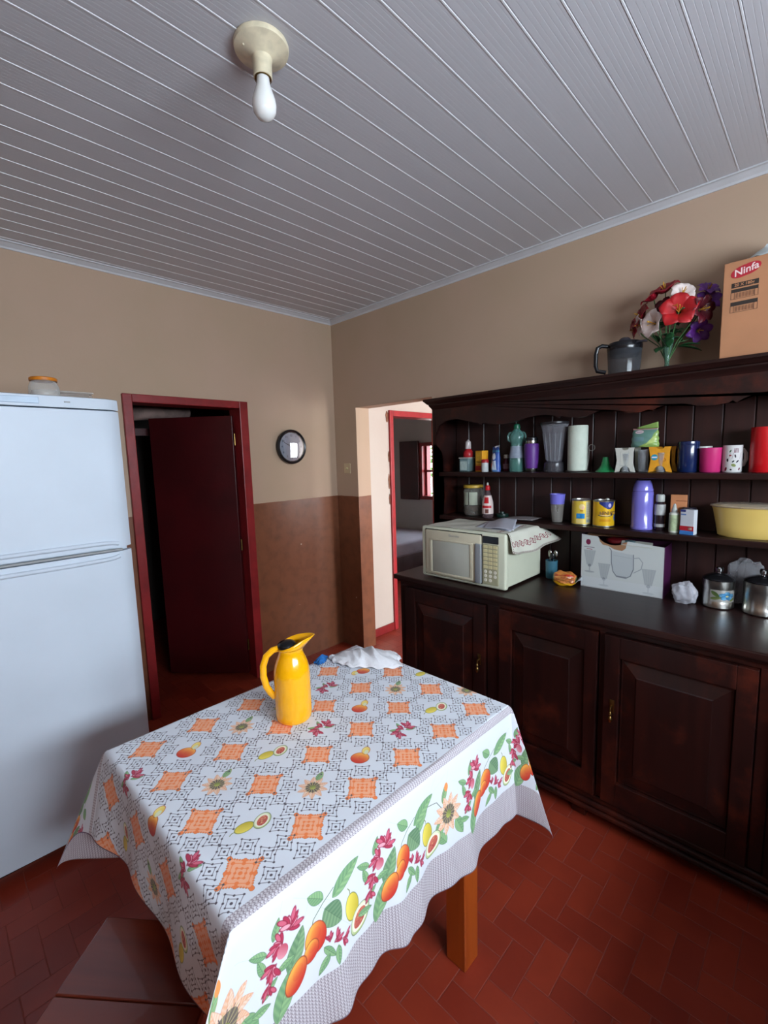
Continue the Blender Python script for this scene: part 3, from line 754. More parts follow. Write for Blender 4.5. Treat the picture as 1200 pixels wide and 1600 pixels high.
# ================================================================== refrigerator
fr = thing('refrigerator', 'tall white two-door refrigerator left of the red door', 'refrigerator', (-2.18, -.43, 0))
FX0, FX1, FY = -.35, .348, -.37     # local; front plane of the doors at y = -.80
bm = B(); box(bm, FX0+.01, FX1-.008, FY+.055, .38, .05, 1.845, .006); obj('cabinet', bm, m_white, fr)
def fridge_door(z0, z1):
    """front bulges gently; both vertical edges rolled back"""
    bm = B(); n = 28; sec = []
    for k in range(n+1):
        u = -1+2*k/n; x = u*(FX1-FX0)/2+(FX0+FX1)/2; bul = .012*(1-u*u)
        e = 0 if abs(u) < .86 else ((abs(u)-.86)/.14)**2*.030
        sec.append((x, FY+.0-bul+e))
    poly = sec+[(FX1, FY+.05), (FX0, FY+.05)]
    A = [bm.verts.new((x, y, z0)) for x, y in poly]; Q = [bm.verts.new((x, y, z1)) for x, y in poly]; m_ = len(poly)
    for k in range(m_): bm.faces.new((A[k], A[(k+1) % m_], Q[(k+1) % m_], Q[k]))
    bm.faces.new(A); bm.faces.new(Q); return bm
dl = obj('door', fridge_door(.06, 1.232), m_white, fr, True)
du = obj('door', fridge_door(1.250, 1.820), m_white, fr, True)
for zc, sgn, par in ((1.213, -1, dl), (1.266, 1, du)):
    bm = B(); pts = []
    for k in range(29):
        u = -1+2*k/28; x = u*(.31)-.02; z = zc+sgn*(.010+.014*(1-u*u)) if 0 else zc+sgn*.010*math.sqrt(max(0, 1-u**6))
        pts.append((x, FY-.012*(1-((x)/.35)**2)-.004, z))
    tube(bm, pts, .010, 10, rf=lambda t: (.009, .009)); obj('handle', bm, m_white, par, True)
bm = B(); box(bm, FX0+.02, FX1-.045, FY-.0165, FY-.004, 1.2365, 1.2455, .002); obj('grip_strip', bm, m_grey, fr)
bm = B(); n = 28; top = []
for k in range(n+1):
    u = -1+2*k/n; x = u*(FX1-FX0)/2+(FX0+FX1)/2; top.append((x, FY-.014*(1-u*u)+(0 if abs(u) < .86 else ((abs(u)-.86)/.14)**2*.028), 1.826, 1.872-.014*u*u*0))
A = [bm.verts.new((x, y, z0)) for x, y, z0, z1 in top]; Q = [bm.verts.new((x, y+.004, z1-.004)) for x, y, z0, z1 in top]; W_ = [bm.verts.new((x, y+.02, z1)) for x, y, z0, z1 in top]; Z_ = [bm.verts.new((x, .38, z1)) for x, y, z0, z1 in top]; Y_ = [bm.verts.new((x, .38, 1.826)) for x, y, z0, z1 in top]
for P_, R_ in ((A, Q), (Q, W_), (W_, Z_), (Z_, Y_), (Y_, A)):
    for k in range(n): bm.faces.new((P_[k], P_[k+1], R_[k+1], R_[k]))
for k in (0, n): bm.faces.new((A[k], Q[k], W_[k], Z_[k], Y_[k]))
obj('top_panel', bm, m_white, fr, True)
bm = B(); box(bm, -.34, .07, FY-.0165, FY-.010, 1.836, 1.860, .002); cp = obj('control_strip', bm, mat('pale_blue_strip', (170, 190, 212), .3, noise=.08), fr)
bm = B(); box(bm, .150, .170, FY-.0135, FY-.0095, 1.845, 1.850, .001); obj('badge', bm, m_grey, fr)
bm = B(); box(bm, FX0+.03, FX1-.03, -.30, .36, 0, .05); obj('plinth', bm, m_black, fr)

# things on the fridge
gl = glass_mat('clear_glass', (232, 236, 236), .16); m_orl = mat('orange_lid', (206, 120, 26), .4, noise=.1)
j = thing('glass_jar', 'round glass jar with orange lid on top of the refrigerator', 'jar', (-2.052, -.60, 1.8725)); j.scale = (.78, .78, .78)
bm = B(); lathe(bm, [(.0, .001), (.052, .001), (.066, .010), (.070, .03), (.068, .07), (.058, .095), (.050, .102)], 32, cap=False); obj('body', bm, gl, j, True)
bm = B(); lathe(bm, [(.0, .118), (.058, .118), (.062, .114), (.062, .100), (.0, .100)], 32); obj('lid', bm, m_orl, j, True)
bm = B(); lathe(bm, [(0, .004), (.05, .004), (.062, .02), (.06, .05), (0, .052)], 24); obj('contents', bm, mat('sugar', (196, 184, 174), .9, noise=.15, nscale=60), j, True)
k = thing('plastic_container', 'low clear plastic container beside the orange-lidded jar', 'container', (-1.985, -.46, 1.8725))
bm = B(); box(bm, -.04, .13, -.05, .06, 0, .052, .01); obj('body', bm, glass_mat('clear_plastic', (224, 214, 206), .22), k, True)
bm = B(); box(bm, -.043, .133, -.053, .063, .05, .058, .003); obj('lid', bm, glass_mat('frosted_plastic', (226, 220, 214), .4), k)

# ================================================================== ceiling lamp
m_bak = mat('cream_bakelite', (216, 204, 176), .35, noise=.12, nscale=30)
cl_ = thing('ceiling_lamp', 'cream ceiling rose holding a bare unlit bulb', 'ceiling lamp', (-1.703, -1.808, ZC))
bm = B(); lathe(bm, [(0, -.001), (.070, -.001), (.072, -.006), (.070, -.014), (.057, -.019), (.039, -.026), (.027, -.034), (.025, -.045), (.0245, -.078), (.0215, -.081), (.0215, -.074), (0, -.074)], 48)
for q in range(2):
    a = .6+q*2.4; ball(bm, (.05*math.cos(a), .05*math.sin(a), -.0205), .0035, n=8)
obj('ceiling_rose', bm, m_bak, cl_, True)
bm = B(); lathe(bm, [(0, -.076), (.0165, -.076), (.0170, -.086), (.0185, -.098), (.0245, -.114), (.0300, -.132), (.0320, -.147), (.0295, -.162), (.021, -.174), (.010, -.180), (0, -.181)], 32)
obj('bulb', bm, mat('opal_glass', (226, 226, 224), .12, coat=.3, noise=.02), cl_, True)
bm = B(); lathe(bm, [(.0225, -.0825), (.0225, -.0795), (.0145, -.0795), (.0145, -.0825)], 32, cap=False); obj('socket_ring', bm, m_brass, cl_, True)

# ================================================================== wall clock
m_face = mat('clock_dial', (196, 196, 208), .5, noise=.03)
ck = thing('wall_clock', 'round black-rimmed wall clock with a glossy domed glass', 'clock', (-.452, 0, 1.695))
MY = Matrix.Rotation(PI/2, 4, 'X')   # lathe axis z -> -y
def lathe_y(prof, n=48):
    b = B(); lathe(b, prof, n, cap=False); bmesh.ops.transform(b, matrix=MY, verts=b.verts); return b
obj('rim', lathe_y([(0, .001), (.118, .001), (.126, .006), (.130, .020), (.128, .034), (.120, .040), (.110, .036), (.106, .024), (0, .024)]), m_black, ck, True)
obj('dial', lathe_y([(0, .0245), (.1055, .0245)]), m_face, ck, True)
for hh in range(12):
    a = PI/2-(hh+1)*PI/6; text('numeral', str(hh+1), .022, face_my(.084*math.cos(a), -.0252, .084*math.sin(a)), m_black, ck, .0002)
for nm, a, L_, w in (('hour_hand', PI/2-2.2, .045, .0028), ('minute_hand', PI/2+1.1, .072, .002)):
    bm = B(); tube(bm, [(-.012*math.cos(a), -.027, -.012*math.sin(a)), (L_*math.cos(a), -.027, L_*math.sin(a))], w, 6); obj(nm, bm, m_black, ck)
gm = bpy.data.materials.new('watch_glass'); gm.use_nodes = True
nt = gm.node_tree; g1 = nt.nodes.new('ShaderNodeBsdfGlossy'); g1.inputs['Roughness'].default_value = .02; t1 = nt.nodes.new('ShaderNodeBsdfTransparent'); mx = nt.nodes.new('ShaderNodeMixShader'); fr_ = nt.nodes.new('ShaderNodeFresnel'); fr_.inputs[0].default_value = 1.9
nt.links.new(mathn(nt.nodes, nt.links, 'ADD', fr_.outputs[0], .22), mx.inputs[0]); nt.links.new(t1.outputs[0], mx.inputs[1]); nt.links.new(g1.outputs[0], mx.inputs[2]); nt.links.new(mx.outputs[0], nt.nodes['Material Output'].inputs[0])
obj('glass', lathe_y([(.109, .033), (.09, .0352), (.06, .0375), (.03, .0388), (0, .0392)]), gm, ck, True)

# light switch
sw = thing('light_switch', 'small cream light switch plate beside the doorway', 'light switch', (-.0, -.142, 1.514))
bm = B(); box(bm, -.008, 0, -.038, .038, -.04, .04, .003); obj('plate', bm, mat('switch_cream', (196, 176, 142), .4, noise=.05), sw)
bm = B(); ball(bm, (-.009, 0, 0), .006, .016, .009, 16); obj('rocker', bm, mat('switch_rocker', (206, 198, 150), .35, noise=.05), sw, True)
# ================================================================== kitchen dresser (sideboard + hutch)
dr = thing('kitchen_dresser', 'dark mahogany dresser with panelled doors below and an open shelved hutch above', 'dresser', (0, -2.3, 0))
oy = 2.3    # local y = world y + 2.3
def Y(y): return y+oy
YL, YR = -1.215, -3.29
bm = B(); box(bm, -.555, -.006, Y(YR), Y(YL), .10, .90, .002)
box(bm, -.565, -.545, Y(YR), Y(YL), .865, .90)                      # top rail
for a, b_ in ((-1.215, -1.262), (-1.79, -1.862), (-2.322, -2.345), (-2.835, -2.875)): box(bm, -.566, -.55, Y(b_), Y(a), .13, .865, .002)
obj('carcass', bm, m_dress, dr)
bm = B(); box(bm, -.61, -.002, Y(YR), Y(-1.200), .905, .932, .005); box(bm, -.588, -.01, Y(YR), Y(-1.208), .889, .905, .003)
obj('countertop', bm, m_dressh, dr)
bm = B(); box(bm, -.592, -.02, Y(YR), Y(-1.205), .055, .075, .006); box(bm, -.582, -.02, Y(YR), Y(-1.208), .075, .10, .008); box(bm, -.572, -.02, Y(YR), Y(-1.210), .10, .125, .006)
obj('plinth_moulding', bm, m_dress, dr)
for y in (-1.24, -2.25, -3.22):
    for x in (-.53, -.10):
        bm = B(); box(bm, x-.03, x+.03, Y(y-.03), Y(y+.03), 0, .056, .004); obj('foot', bm, m_dress, dr)
def panel_door(ya, yb, pa, pb, za=.135, zb=.862, pz0=.235, pz1=.775):
    """frame with a fielded (raised, bevelled) panel; ya > yb"""
    bm = B(); x = -.566; t = .020
    box(bm, x-t, x, Y(pa), Y(ya), za, zb, .002); box(bm, x-t, x, Y(yb), Y(pb), za, zb, .002)
    box(bm, x-t, x, Y(pb), Y(pa), za, pz0, .002); box(bm, x-t, x, Y(pb), Y(pa), pz1, zb, .002)
    d = obj('door', bm, m_dress, dr)
    bm = B()
    def ring(i, xx): return [bm.verts.new((xx, Y(yy), zz)) for yy, zz in ((pa-i, pz0+i), (pb+i, pz0+i), (pb+i, pz1-i), (pa-i, pz1-i))]
    R = [ring(0, x-.002), ring(.006, x-.006), ring(.012, x-.006), ring(.060, x-.017), ring(.064, x-.0205), ring(.068, x-.0205)]
    for A, Q in zip(R[:-1], R[1:]):
        for k in range(4): bm.faces.new((A[k], A[(k+1) % 4], Q[(k+1) % 4], Q[k]))
    bm.faces.new(R[-1]); obj('panel', bm, m_dress, d)
    return d
def knob(door, y, z):
    bm = B(); x = -.586
    box(bm, x-.003, x, Y(y)-.009, Y(y)+.009, z+.005, z+.06, .001)
    tube(bm, [(x-.004, Y(y), z+.035), (x-.018, Y(y), z+.034), (x-.020, Y(y), z+.02)], .004, 8)
    lathe(bm, [(0, -.030), (.005, -.028), (.009, -.018), (.0075, -.008), (.004, -.002), (.0065, .004), (.0055, .011), (.0025, .016), (0, .022)], 14, (x-.020, Y(y), z))
    obj('knob', bm, m_brass, door, True)
d_a = panel_door(-1.265, -1.787, -1.335, -1.722, pz1=.79); knob(d_a, -1.757, .545)
d_b = panel_door(-1.866, -2.319, -1.930, -2.268); 
d_c = panel_door(-2.348, -2.832, -2.405, -2.775); knob(d_c, -2.383, .535)
d_d = panel_door(-2.880, -3.28, -2.95, -3.23)
# hutch: planked back
edges = [-1.235]+[-2.189+.107*k for k in range(8, 0, -1) if -2.189+.107*k < -1.26]+[-2.189-.107*k for k in range(0, 11)]
bm = B()
for a, b_ in zip(edges[:-1], edges[1:]): box(bm, -.028, -.014, Y(max(b_, -3.27)+.0016), Y(a-.0016), .932, 1.905, .003, seg=1)
obj('back_panel', bm, m_plank, dr)
side = [(-.006, .932), (-.235, .932), (-.240, 1.0), (-.225, 1.06), (-.19, 1.10), (-.175, 1.14), (-.178, 1.20), (-.172, 1.235), (-.168, 1.29), (-.156, 1.34), (-.158, 1.385), (-.175, 1.43), (-.205, 1.462), (-.218, 1.50),
        (-.206, 1.53), (-.176, 1.555), (-.170, 1.58), (-.178, 1.612), (-.205, 1.64), (-.240, 1.664), (-.240, 1.905), (-.006, 1.905)]
for ya in (-1.213, -3.27):
    bm = B(); prism(bm, side, 'y', Y(ya-.022), Y(ya)); obj('side_panel', bm, m_dress, dr)
for z, nm in ((1.497, 'shelf'), (1.233, 'shelf')):
    bm = B(); box(bm, -.218, -.03, Y(-3.268), Y(-1.236), z-.026, z, .004); obj(nm, bm, m_dressh, dr)
ap = [(-1.236, 1.72), (-1.262, 1.775), (-1.31, 1.80), (-1.38, 1.806), (-1.44, 1.795), (-1.49, 1.78), (-1.53, 1.775), (-1.552, 1.762), (-1.565, 1.770), (-1.60, 1.762), (-1.66, 1.756), (-1.72, 1.757), (-1.77, 1.766), (-1.82, 1.778), (-1.87, 1.785), (-1.93, 1.784), (-1.975, 1.774), (-1.988, 1.764), (-2.0, 1.773), (-2.03, 1.765), (-2.08, 1.758),
      (-2.12, 1.760), (-2.16, 1.776), (-2.2, 1.786), (-2.235, 1.780), (-2.25, 1.768), (-2.262, 1.775), (-2.30, 1.762), (-2.35, 1.760), (-2.385, 1.770), (-2.399, 1.764), (-2.415, 1.774), (-2.46, 1.784), (-2.51, 1.782), (-2.56, 1.768), (-2.61, 1.764), (-2.66, 1.770), (-2.672, 1.778), (-2.684, 1.768), (-2.71, 1.784), (-2.756, 1.798), (-2.82, 1.80), (-2.9, 1.78), (-3.0, 1.765), (-3.1, 1.76), (-3.25, 1.74)]
bm = B(); prism(bm, [(Y(-3.25), 1.905), (Y(-1.236), 1.905)]+[(Y(a), b_) for a, b_ in ap], 'x', -.240, -.222); obj('apron', bm, m_dress, dr)
bm = B()
sec = [(-.006, 1.872), (-.241, 1.872), (-.246, 1.880), (-.255, 1.892), (-.258, 1.896), (-.258, 1.902), (-.266, 1.905), (-.278, 1.918), (-.283, 1.922), (-.283, 1.934), (-.006, 1.934)]
rings = []
for yy, k in ((Y(-3.27), 0), (Y(-1.213), 1)):
    rings.append([bm.verts.new((x, yy+(k*max(0, -.24-x)*.9), z)) for x, z in sec])
for i in range(len(sec)): bm.faces.new((rings[0][i], rings[0][(i+1) % len(sec)], rings[1][(i+1) % len(sec)], rings[1][i]))
bm.faces.new(rings[0]); bm.faces.new(rings[1]); obj('crown_moulding', bm, m_dressh, dr)

# ================================================================== microwave
m_mw = mat('almond_enamel', (206, 208, 186), .35, noise=.03, nscale=5)
m_mwf = mat('almond_plastic', (202, 194, 170), .35, noise=.03, nscale=5)
mw = thing('microwave_oven', 'old almond-coloured microwave oven on the dresser worktop', 'microwave', (-.527, -1.611, .932))
# local: x 0 = front face, y = +-.26
bm = B(); box(bm, .018, .385, -.252, .252, .012, .272, .006); obj('casing', bm, m_mw, mw)
bm = B(); box(bm, -.004, .030, -.260, .260, .004, .284, .012, seg=4); obj('front_frame', bm, m_mw, mw, True)
bm = B(); box(bm, -.0055, .0, -.1315, .2325, .0175, .2725, .003); obj('door_gap_shade', bm, m_black, mw)  # black slab imitating the shade in the gap round the door
bm = B(); box(bm, -.012, .0, -.128, .228, .022, .268, .009, seg=3); dm = obj('door', bm, m_mwf, mw, True)
bm = B(); box(bm, -.0145, -.010, -.062, .178, .040, .212, .003); obj('window', bm, mat('smoked_window', (176, 176, 164), .15, noise=.05, coat=.4), dm, True)
bm = B()
for (a, b_, c, d) in ((-.080, .196, .212, .222), (-.080, .196, .030, .040), (.178, .196, .04, .212), (-.080, -.062, .04, .212)): box(bm, -.0165, -.010, a, b_, c, d, .0025)
obj('window_frame', bm, m_mwf, dm, True)
bm = B(); box(bm, -.020, -.004, -.130, -.094, .022, .224, .005, seg=3); obj('handle', bm, mat('silver_plastic', (150, 154, 158), .3, .3), dm, True)
bm = B(); box(bm, -.0075, -.002, -.222, -.134, .022, .226, .004); obj('keypad', bm, mat('keypad_grey', (166, 162, 132), .45, noise=.03), mw)
bm = B(); box(bm, -.0085, -.002, -.222, -.134, .230, .266, .003); obj('display', bm, mat('display_black', (16, 14, 20), .12), mw)
m_key = mat('cream_key', (214, 204, 158), .45)
for i in range(6):
    for k in range(3):
        bm = B(); yy = -.151-k*.027; zz = .214-i*.0205; box(bm, -.0095, -.007, yy-.0115, yy+.0115, zz-.0075, zz+.0075, .0015); obj('key', bm, m_key, mw)
m_key2 = mat('white_key', (220, 216, 200), .4)
for i in range(3):
    for k in range(3 if i < 2 else 2):
        bm = B(); lathe(bm, [(0, 0), (.0085, 0), (.0078, .0015), (0, .0015)], 16); bmesh.ops.transform(bm, matrix=Matrix.Translation((-.0075, -.151-k*.027, .088-i*.0215)) @ Matrix.Rotation(-PI/2, 4, 'Y'), verts=bm.verts); obj('key', bm, m_key2, mw)
text('logo', 'Electrolux', .016, face_mx(-.0125, .036, .247), m_grey, dm, .0002)
for x in (.05, .34):
    for y in (-.21, .21): bm = B(); lathe(bm, [(.012, 0), (.012, .013)], 12, (x, y, 0)); obj('foot', bm, m_black, mw)

# doily over the microwave, embroidered in dark red
dc = Canvas(0, .40, 0, .60, .001, (206, 204, 190))
def curl(cx, cy, r, col=(126, 52, 62), flip=1):
    for q in range(2):
        s_ = 1 if q else -1; pts = []
        for i in range(22):
            t = i/21*2*PI*1.15; rr = r*(1-.72*i/21); pts.append((cx+s_*(r+.001)-s_*rr*math.cos(t)*1, cy+flip*s_*rr*math.sin(t)))
        dc.line(pts, .0034, col)
    dc.ell(cx, cy, .0035, .0035, 0, col)
for i in range(7):
    curl(.035+i*.052, .050, .0165, (122, 40, 54)); curl(.035+i*.052, .165, .013, (140, 84, 84), -1)
for i in range(60):
    dc.line([(.004, i*.01), (.010, i*.01+.005)], .0028, (120, 104, 96)); dc.line([(i*.0068, .004), (i*.0068+.004, .010)], .0028, (120, 96, 92)); dc.line([(.396, i*.01), (.390, i*.01+.005)], .0028, (120, 104, 96))
for i in range(9): dc.ell(.05+(i*.13) % .3, .22+.04*i, .006, .003, i, (190, 150, 146))
m_doily = print_mat('embroidered_cloth', dc, .85, bump=.1)
mzt = .932+.285
def doily(a, b_):
    # a: front(0)->back(1) along +x ; b: hanging end (0) -> far end (1)
    x = -.522+a*.298; L = b_*.60; y1 = -1.871; hang = .115
    if L > hang: y = y1+(L-hang); z = mzt+.002+.0015*math.sin(a*9+L*30); return Vector((x+.0, y, z))
    d = hang-L; tilt = .10+.36*a**2; r = .012; e = 1-math.exp(-d/r)
    return Vector((x+.17*a*d/hang+.02*math.sin(a*10)*d/hang*.6, y1-d*math.sin(tilt)-r*e-.010*math.sin(a*14+1)*d/hang, mzt+.003-d*math.cos(tilt)+r*.7*e+(.016*(1-a*.2)*math.sin(a*PI*1.2)*-1+.012*(a < .12)*(1-a/.12))*d/hang))
bm = B(); grid(bm, 44, 70, doily, lambda a, b_: (a, b_))
thick(tag(obj('doily', bm, m_doily, smooth=True, keep=True), 'white embroidered cloth with dark red curls draped over the microwave', 'doily'), .0012, 1)
# papers
m_paper = mat('white_paper', (206, 208, 220), .7, noise=.04)
bm = B()
def fold(a, b_):
    u = a; x = -.50+.22*b_; y = -1.895+.20*u+.10*b_; z = mzt+.006+(.030*math.sin(min(1, (1-u)*1.6)*PI*.5)**2)*(.35+.65*b_)*(1 if u > .02 else 1)
    return Vector((x+.05*u, y, z))
grid(bm, 16, 10, fold)
grid(bm, 12, 10, lambda a, b_: Vector((-.47+.21*b_+.03*a, -1.86+.22*a+.05*b_, mzt+.0045)))
thick(tag(obj('folded_papers', bm, m_paper, smooth=True), 'folded sheets of white paper lying on the microwave cloth', 'papers'), .0006, 1)

# ================================================================== objects on the upper shelf
ZU, ZL, ZK, ZH = 1.4975, 1.2335, .9325, 1.9345
def lt(name, label, cat, x, y, z, parts, rz=0, group=None):
    """round object: parts = [(part, profile, material, kwargs)]"""
    t = thing(name, label, cat, (x, y, z), rz, group)
    for p in parts:
        nm, prof, m = p[:3]; kw = p[3] if len(p) > 3 else {}
        bm = B(); lathe(bm, prof, kw.get('n', 32), kw.get('c', (0, 0, 0)), sx=kw.get('sx', 1), sy=kw.get('sy', 1), cap=kw.get('cap', True), uvn=kw.get('uv'), a0=kw.get('a0', 0)); o = obj(nm, bm, m, t, True)
    return t
m_clear = glass_mat('clear_plastic_thin', (210, 218, 222), .18, .12)
m_tin = mat('tin_plate', (170, 170, 166), .3, .9)
t = thing('food_tub', 'short see-through tub with a pale label at the left end of the upper shelf', 'tub', (-.115, -1.372, ZU))
bm = B(); box(bm, -.034, .034, -.034, .034, 0, .078, .008, seg=3); obj('body', bm, glass_mat('tub_glass', (150, 178, 180), .45), t, True)
bm = B(); box(bm, -.0355, -.034, -.024, .024, .008, .062); obj('front_label', bm, mat('pale_teal_label', (176, 196, 192), .5, noise=.12, nscale=40), t)
bm = B(); box(bm, -.036, .036, -.036, .036, .078, .085, .003); obj('lid', bm, mat('clear_lid', (196, 186, 180), .3), t)
lt('squeeze_bottle', 'small bottle with red shoulder and clear cap standing on the short tub', 'bottle', -.11, -1.380, ZU+.0855, [
    ('body', [(0, 0), (.028, 0), (.031, .006), (.030, .030), (.019, .046), (.015, .050), (0, .050)], mat('red_plastic', (166, 30, 38), .35, noise=.06)),
    ('cap', [(0, .050), (.017, .050), (.018, .055), (.016, .092), (.008, .100), (0, .108)], glass_mat('milky_cap', (226, 216, 214), .5))])
def carton(name, label, cat, x, y, z, w, d, h, m, parts=(), rz=0, rx=0):
    t = thing(name, label, cat, (x, y, z), rz); bm = B(); box(bm, -d/2, d/2, -w/2, w/2, 0, h, .0015); obj('body', bm, m, t)
    for nm, (y0, y1, z0, z1), mm in parts:
        bm = B(); box(bm, -d/2-.0006, -d/2+.0004, y0, y1, z0, z1); obj(nm, bm, mm, t)
    return t
m_ybox = mat('yellow_card', (226, 158, 24), .5, noise=.08, nscale=30)
c = carton('food_box', 'orange-yellow cardboard box with a red lower band on the upper shelf', 'box', -.12, -1.481, ZU, .062, .045, .122, m_ybox, [
    ('front_panel', (-.02, .028, .045, .115), mat('bright_yellow_card', (240, 190, 60), .5, noise=.1, nscale=40)), ('band', (-.031, .031, .006, .034), mat('red_print', (186, 40, 30), .5, noise=.1, nscale=60))], rz=-.35)
text('lettering', 'Maizena', .013, face_mx(-.0235, .0, .056), mat('dark_print', (90, 44, 20), .5), c, .0002)
lt('spice_jar', 'tiny white jar with red lid in front of the orange-yellow box', 'jar', -.165, -1.530, ZU, [
    ('body', [(0, 0), (.019, 0), (.020, .004), (.020, .052), (0, .052)], mat('milky_plastic', (192, 196, 196), .35, noise=.06)),
    ('lid', [(0, .052), (.021, .052), (.021, .066), (.017, .072), (0, .072)], mat('red_plastic', (166, 30, 38), .35))])
# blue & white pouch
t = thing('powder_pouch', 'crumpled blue and white plastic pouch beside the tiny red-lidded jar', 'pouch', (-.125, -1.578, ZU), -.4)
pc = Canvas(0, 1, 0, 1, .006, (52, 84, 160))
pc.poly([(.1, .02), (.75, .02), (.66, .3), (.7, .42), (.2, .45)], (206, 220, 236)); pc.ell(.45, .62, .22, .13, .2, (214, 224, 236)); pc.rect(.65, .95, .15, .34, (190, 40, 50)); pc.rect(0, 1, .8, .88, (60, 130, 170)); pc.rect(.05, .6, 0, .07, (90, 140, 200))
m_pouch = print_mat('pouch_print', pc, .35)
def pouch(w, d, h, seedv, topn=.15):
    rr = random.Random(seedv)
    def fn(a, b_):
        th = 2*PI*a; env = (1-topn*b_)*(1-.85*max(0, b_-.7)/.3) if 1 else 1
        sx_ = w/2*(1-.12*b_)*(1+.03*math.sin(7*b_*3+seedv)); sy_ = d/2*max(.04, (1-b_**3))
        if b_ < .001: sy_ *= .8
        return Vector((-sy_*math.sin(th)*(1+.08*math.sin(5*th+seedv*b_*4)), sx_*math.cos(th), h*b_))
    return fn
bm = B(); grid(bm, 32, 18, pouch(.066, .045, .140, 3), lambda a, b_: (.5+.5*math.cos(2*PI*a), b_)); 
A_ = [v for v in bm.verts if v.co.z < 1e-6]; obj('body', bm, m_pouch, t, True, keep=True)
bm = B(); grid(bm, 10, 2, lambda a, b_: Vector((.003*math.sin(a*9), -.030+.055*a, .136+.014*b_-.01*a))); thick(obj('seal', bm, m_paper, t), .001)
lt('medicine_bottle', 'little dark red bottle with white cap hidden left of the green detergent bottle', 'bottle', -.07, -1.612, ZU, [
    ('body', [(0, 0), (.018, 0), (.019, .004), (.019, .052), (.009, .066), (.008, .072), (0, .072)], mat('dark_red_glass', (74, 20, 34), .15)),
    ('cap', [(0, .074), (.013, .074), (.013, .092), (.010, .095), (0, .095)], mat('white_plastic', (214, 214, 206), .4)),
    ('paper_label', [(.0192, .014), (.0192, .042)], mat('pinkish_label', (150, 110, 120), .6), {'cap': False})])
# detergent bottle with waist and ring handle
m_det = glass_mat('green_bottle', (110, 160, 152), .40, .18)
t = thing('detergent_bottle', 'see-through green bottle with grip holes and dark green cap on the upper shelf', 'bottle', (-.12, -1.705, ZU), .5)
bm = B(); lathe(bm, [(0, 0), (.037, 0), (.040, .006), (.040, .045), (.0385, .085), (.033, .120), (.031, .150), (.033, .162), (.037, .170), (.038, .195), (.033, .212), (.021, .226), (.015, .232), (.015, .238), (0, .238)], 32, sy=1, sx=.75); obj('body', bm, m_det, t, True)
bm = B(); tube(bm, [(0, .034, .165), (0, .045, .175), (0, .047, .195), (0, .040, .212), (0, .028, .216)], .005, 8); obj('grip', bm, m_det, t, True); bm = B(); tube(bm, [(0, -.034, .165), (0, -.045, .175), (0, -.047, .195), (0, -.040, .212), (0, -.028, .216)], .005, 8); obj('grip', bm, m_det, t, True)
bm = B(); lathe(bm, [(0, .004), (.034, .004), (.036, .012), (.036, .062), (0, .062)], 28, sx=.72); obj('liquid', bm, mat('green_liquid', (48, 108, 88), .2, noise=.1), t, True)
bm = B(); lathe(bm, [(0, .234), (.018, .234), (.019, .240), (.017, .256), (.010, .262), (0, .262)], 24); obj('cap', bm, mat('green_cap', (20, 92, 66), .35), t, True)
bm = B(); lathe(bm, [(.0405, .075), (.0395, .090), (.0345, .118), (.0330, .140)], 28, sx=.76, cap=False); obj('wrap_label', bm, mat('grey_lilac_label', (136, 146, 162), .5, noise=.1, nscale=40), t, True)
m_steel = mat('brushed_steel', (178, 176, 168), .25, 1, noise=.08)
lt('travel_tumbler', 'purple travel tumbler with steel rim and black lid on the upper shelf', 'tumbler', -.12, -1.793, ZU, [
    ('base', [(0, 0), (.028, 0), (.030, .003), (.032, .018), (0, .018)], m_steel),
    ('sleeve', [(0, .018), (.0325, .018), (.035, .04), (.0385, .11), (.0385, .142), (.035, .150), (0, .150)], mat('purple_rubber', (92, 44, 128), .45, noise=.06)),
    ('rim', [(0, .150), (.030, .150), (.031, .156), (.031, .166), (0, .166)], m_steel),
    ('lid', [(0, .166), (.033, .166), (.034, .172), (.032, .184), (.014, .188), (0, .188)], m_black)])
t = lt('blender_jar', 'tall clear ribbed blender jar on a dark collar on the upper shelf', 'blender jar', -.115, -1.917, ZU, [
    ('jar', [(.034, .052), (.040, .060), (.058, .20), (.068, .242), (.0695, .246)], glass_mat('smoky_clear', (176, 176, 184), .22, .1), {'cap': False}),
    ('collar', [(0, 0), (.050, 0), (.052, .010), (.050, .044), (.040, .054), (0, .054)], glass_mat('smoky_base', (86, 84, 90), .55, .2)),
    ('lid', [(0, .243), (.069, .243), (.071, .248), (.070, .256), (.030, .259), (0, .259)], mat('smoke_lid', (36, 34, 38), .3))])
for q in range(5):
    a = PI+(-1.0+q*.5); bm = B(); tube(bm, [(.0405*math.cos(a), .0405*math.sin(a), .062), (.0585*math.cos(a), .0585*math.sin(a), .20)], .0022, 6); obj('rib', bm, m_clear, t)
t = thing('paper_towel_holder', 'wire holder carrying a white paper towel roll on the upper shelf', 'towel holder', (-.12, -2.040, ZU))
m_wire = mat('dull_wire', (150, 148, 144), .35, .8)
bm = B(); tube(bm, [(.052*math.cos(a), .052*math.sin(a), .004) for a in np.linspace(0, 2*PI, 33)[:-1]], .0022, 6, closed=True); tube(bm, [(0, 0, .004), (0, 0, .232)], .0025, 6); tube(bm, [(-.052, 0, .004), (.052, 0, .004)], .0022, 6)
obj('stand', bm, m_wire, t)
bm = B(); pts = [(-.010, -.052, .004), (-.010, -.058, .06), (-.010, -.060, .10), (-.010, -.058, .118)]; pts += [(-.010, -.072+.015*math.cos(a), .118+.015*math.sin(a)) for a in np.linspace(0, 1.8*PI, 16)]
tube(bm, pts, .0018, 6); obj('side_arm', bm, m_wire, t)
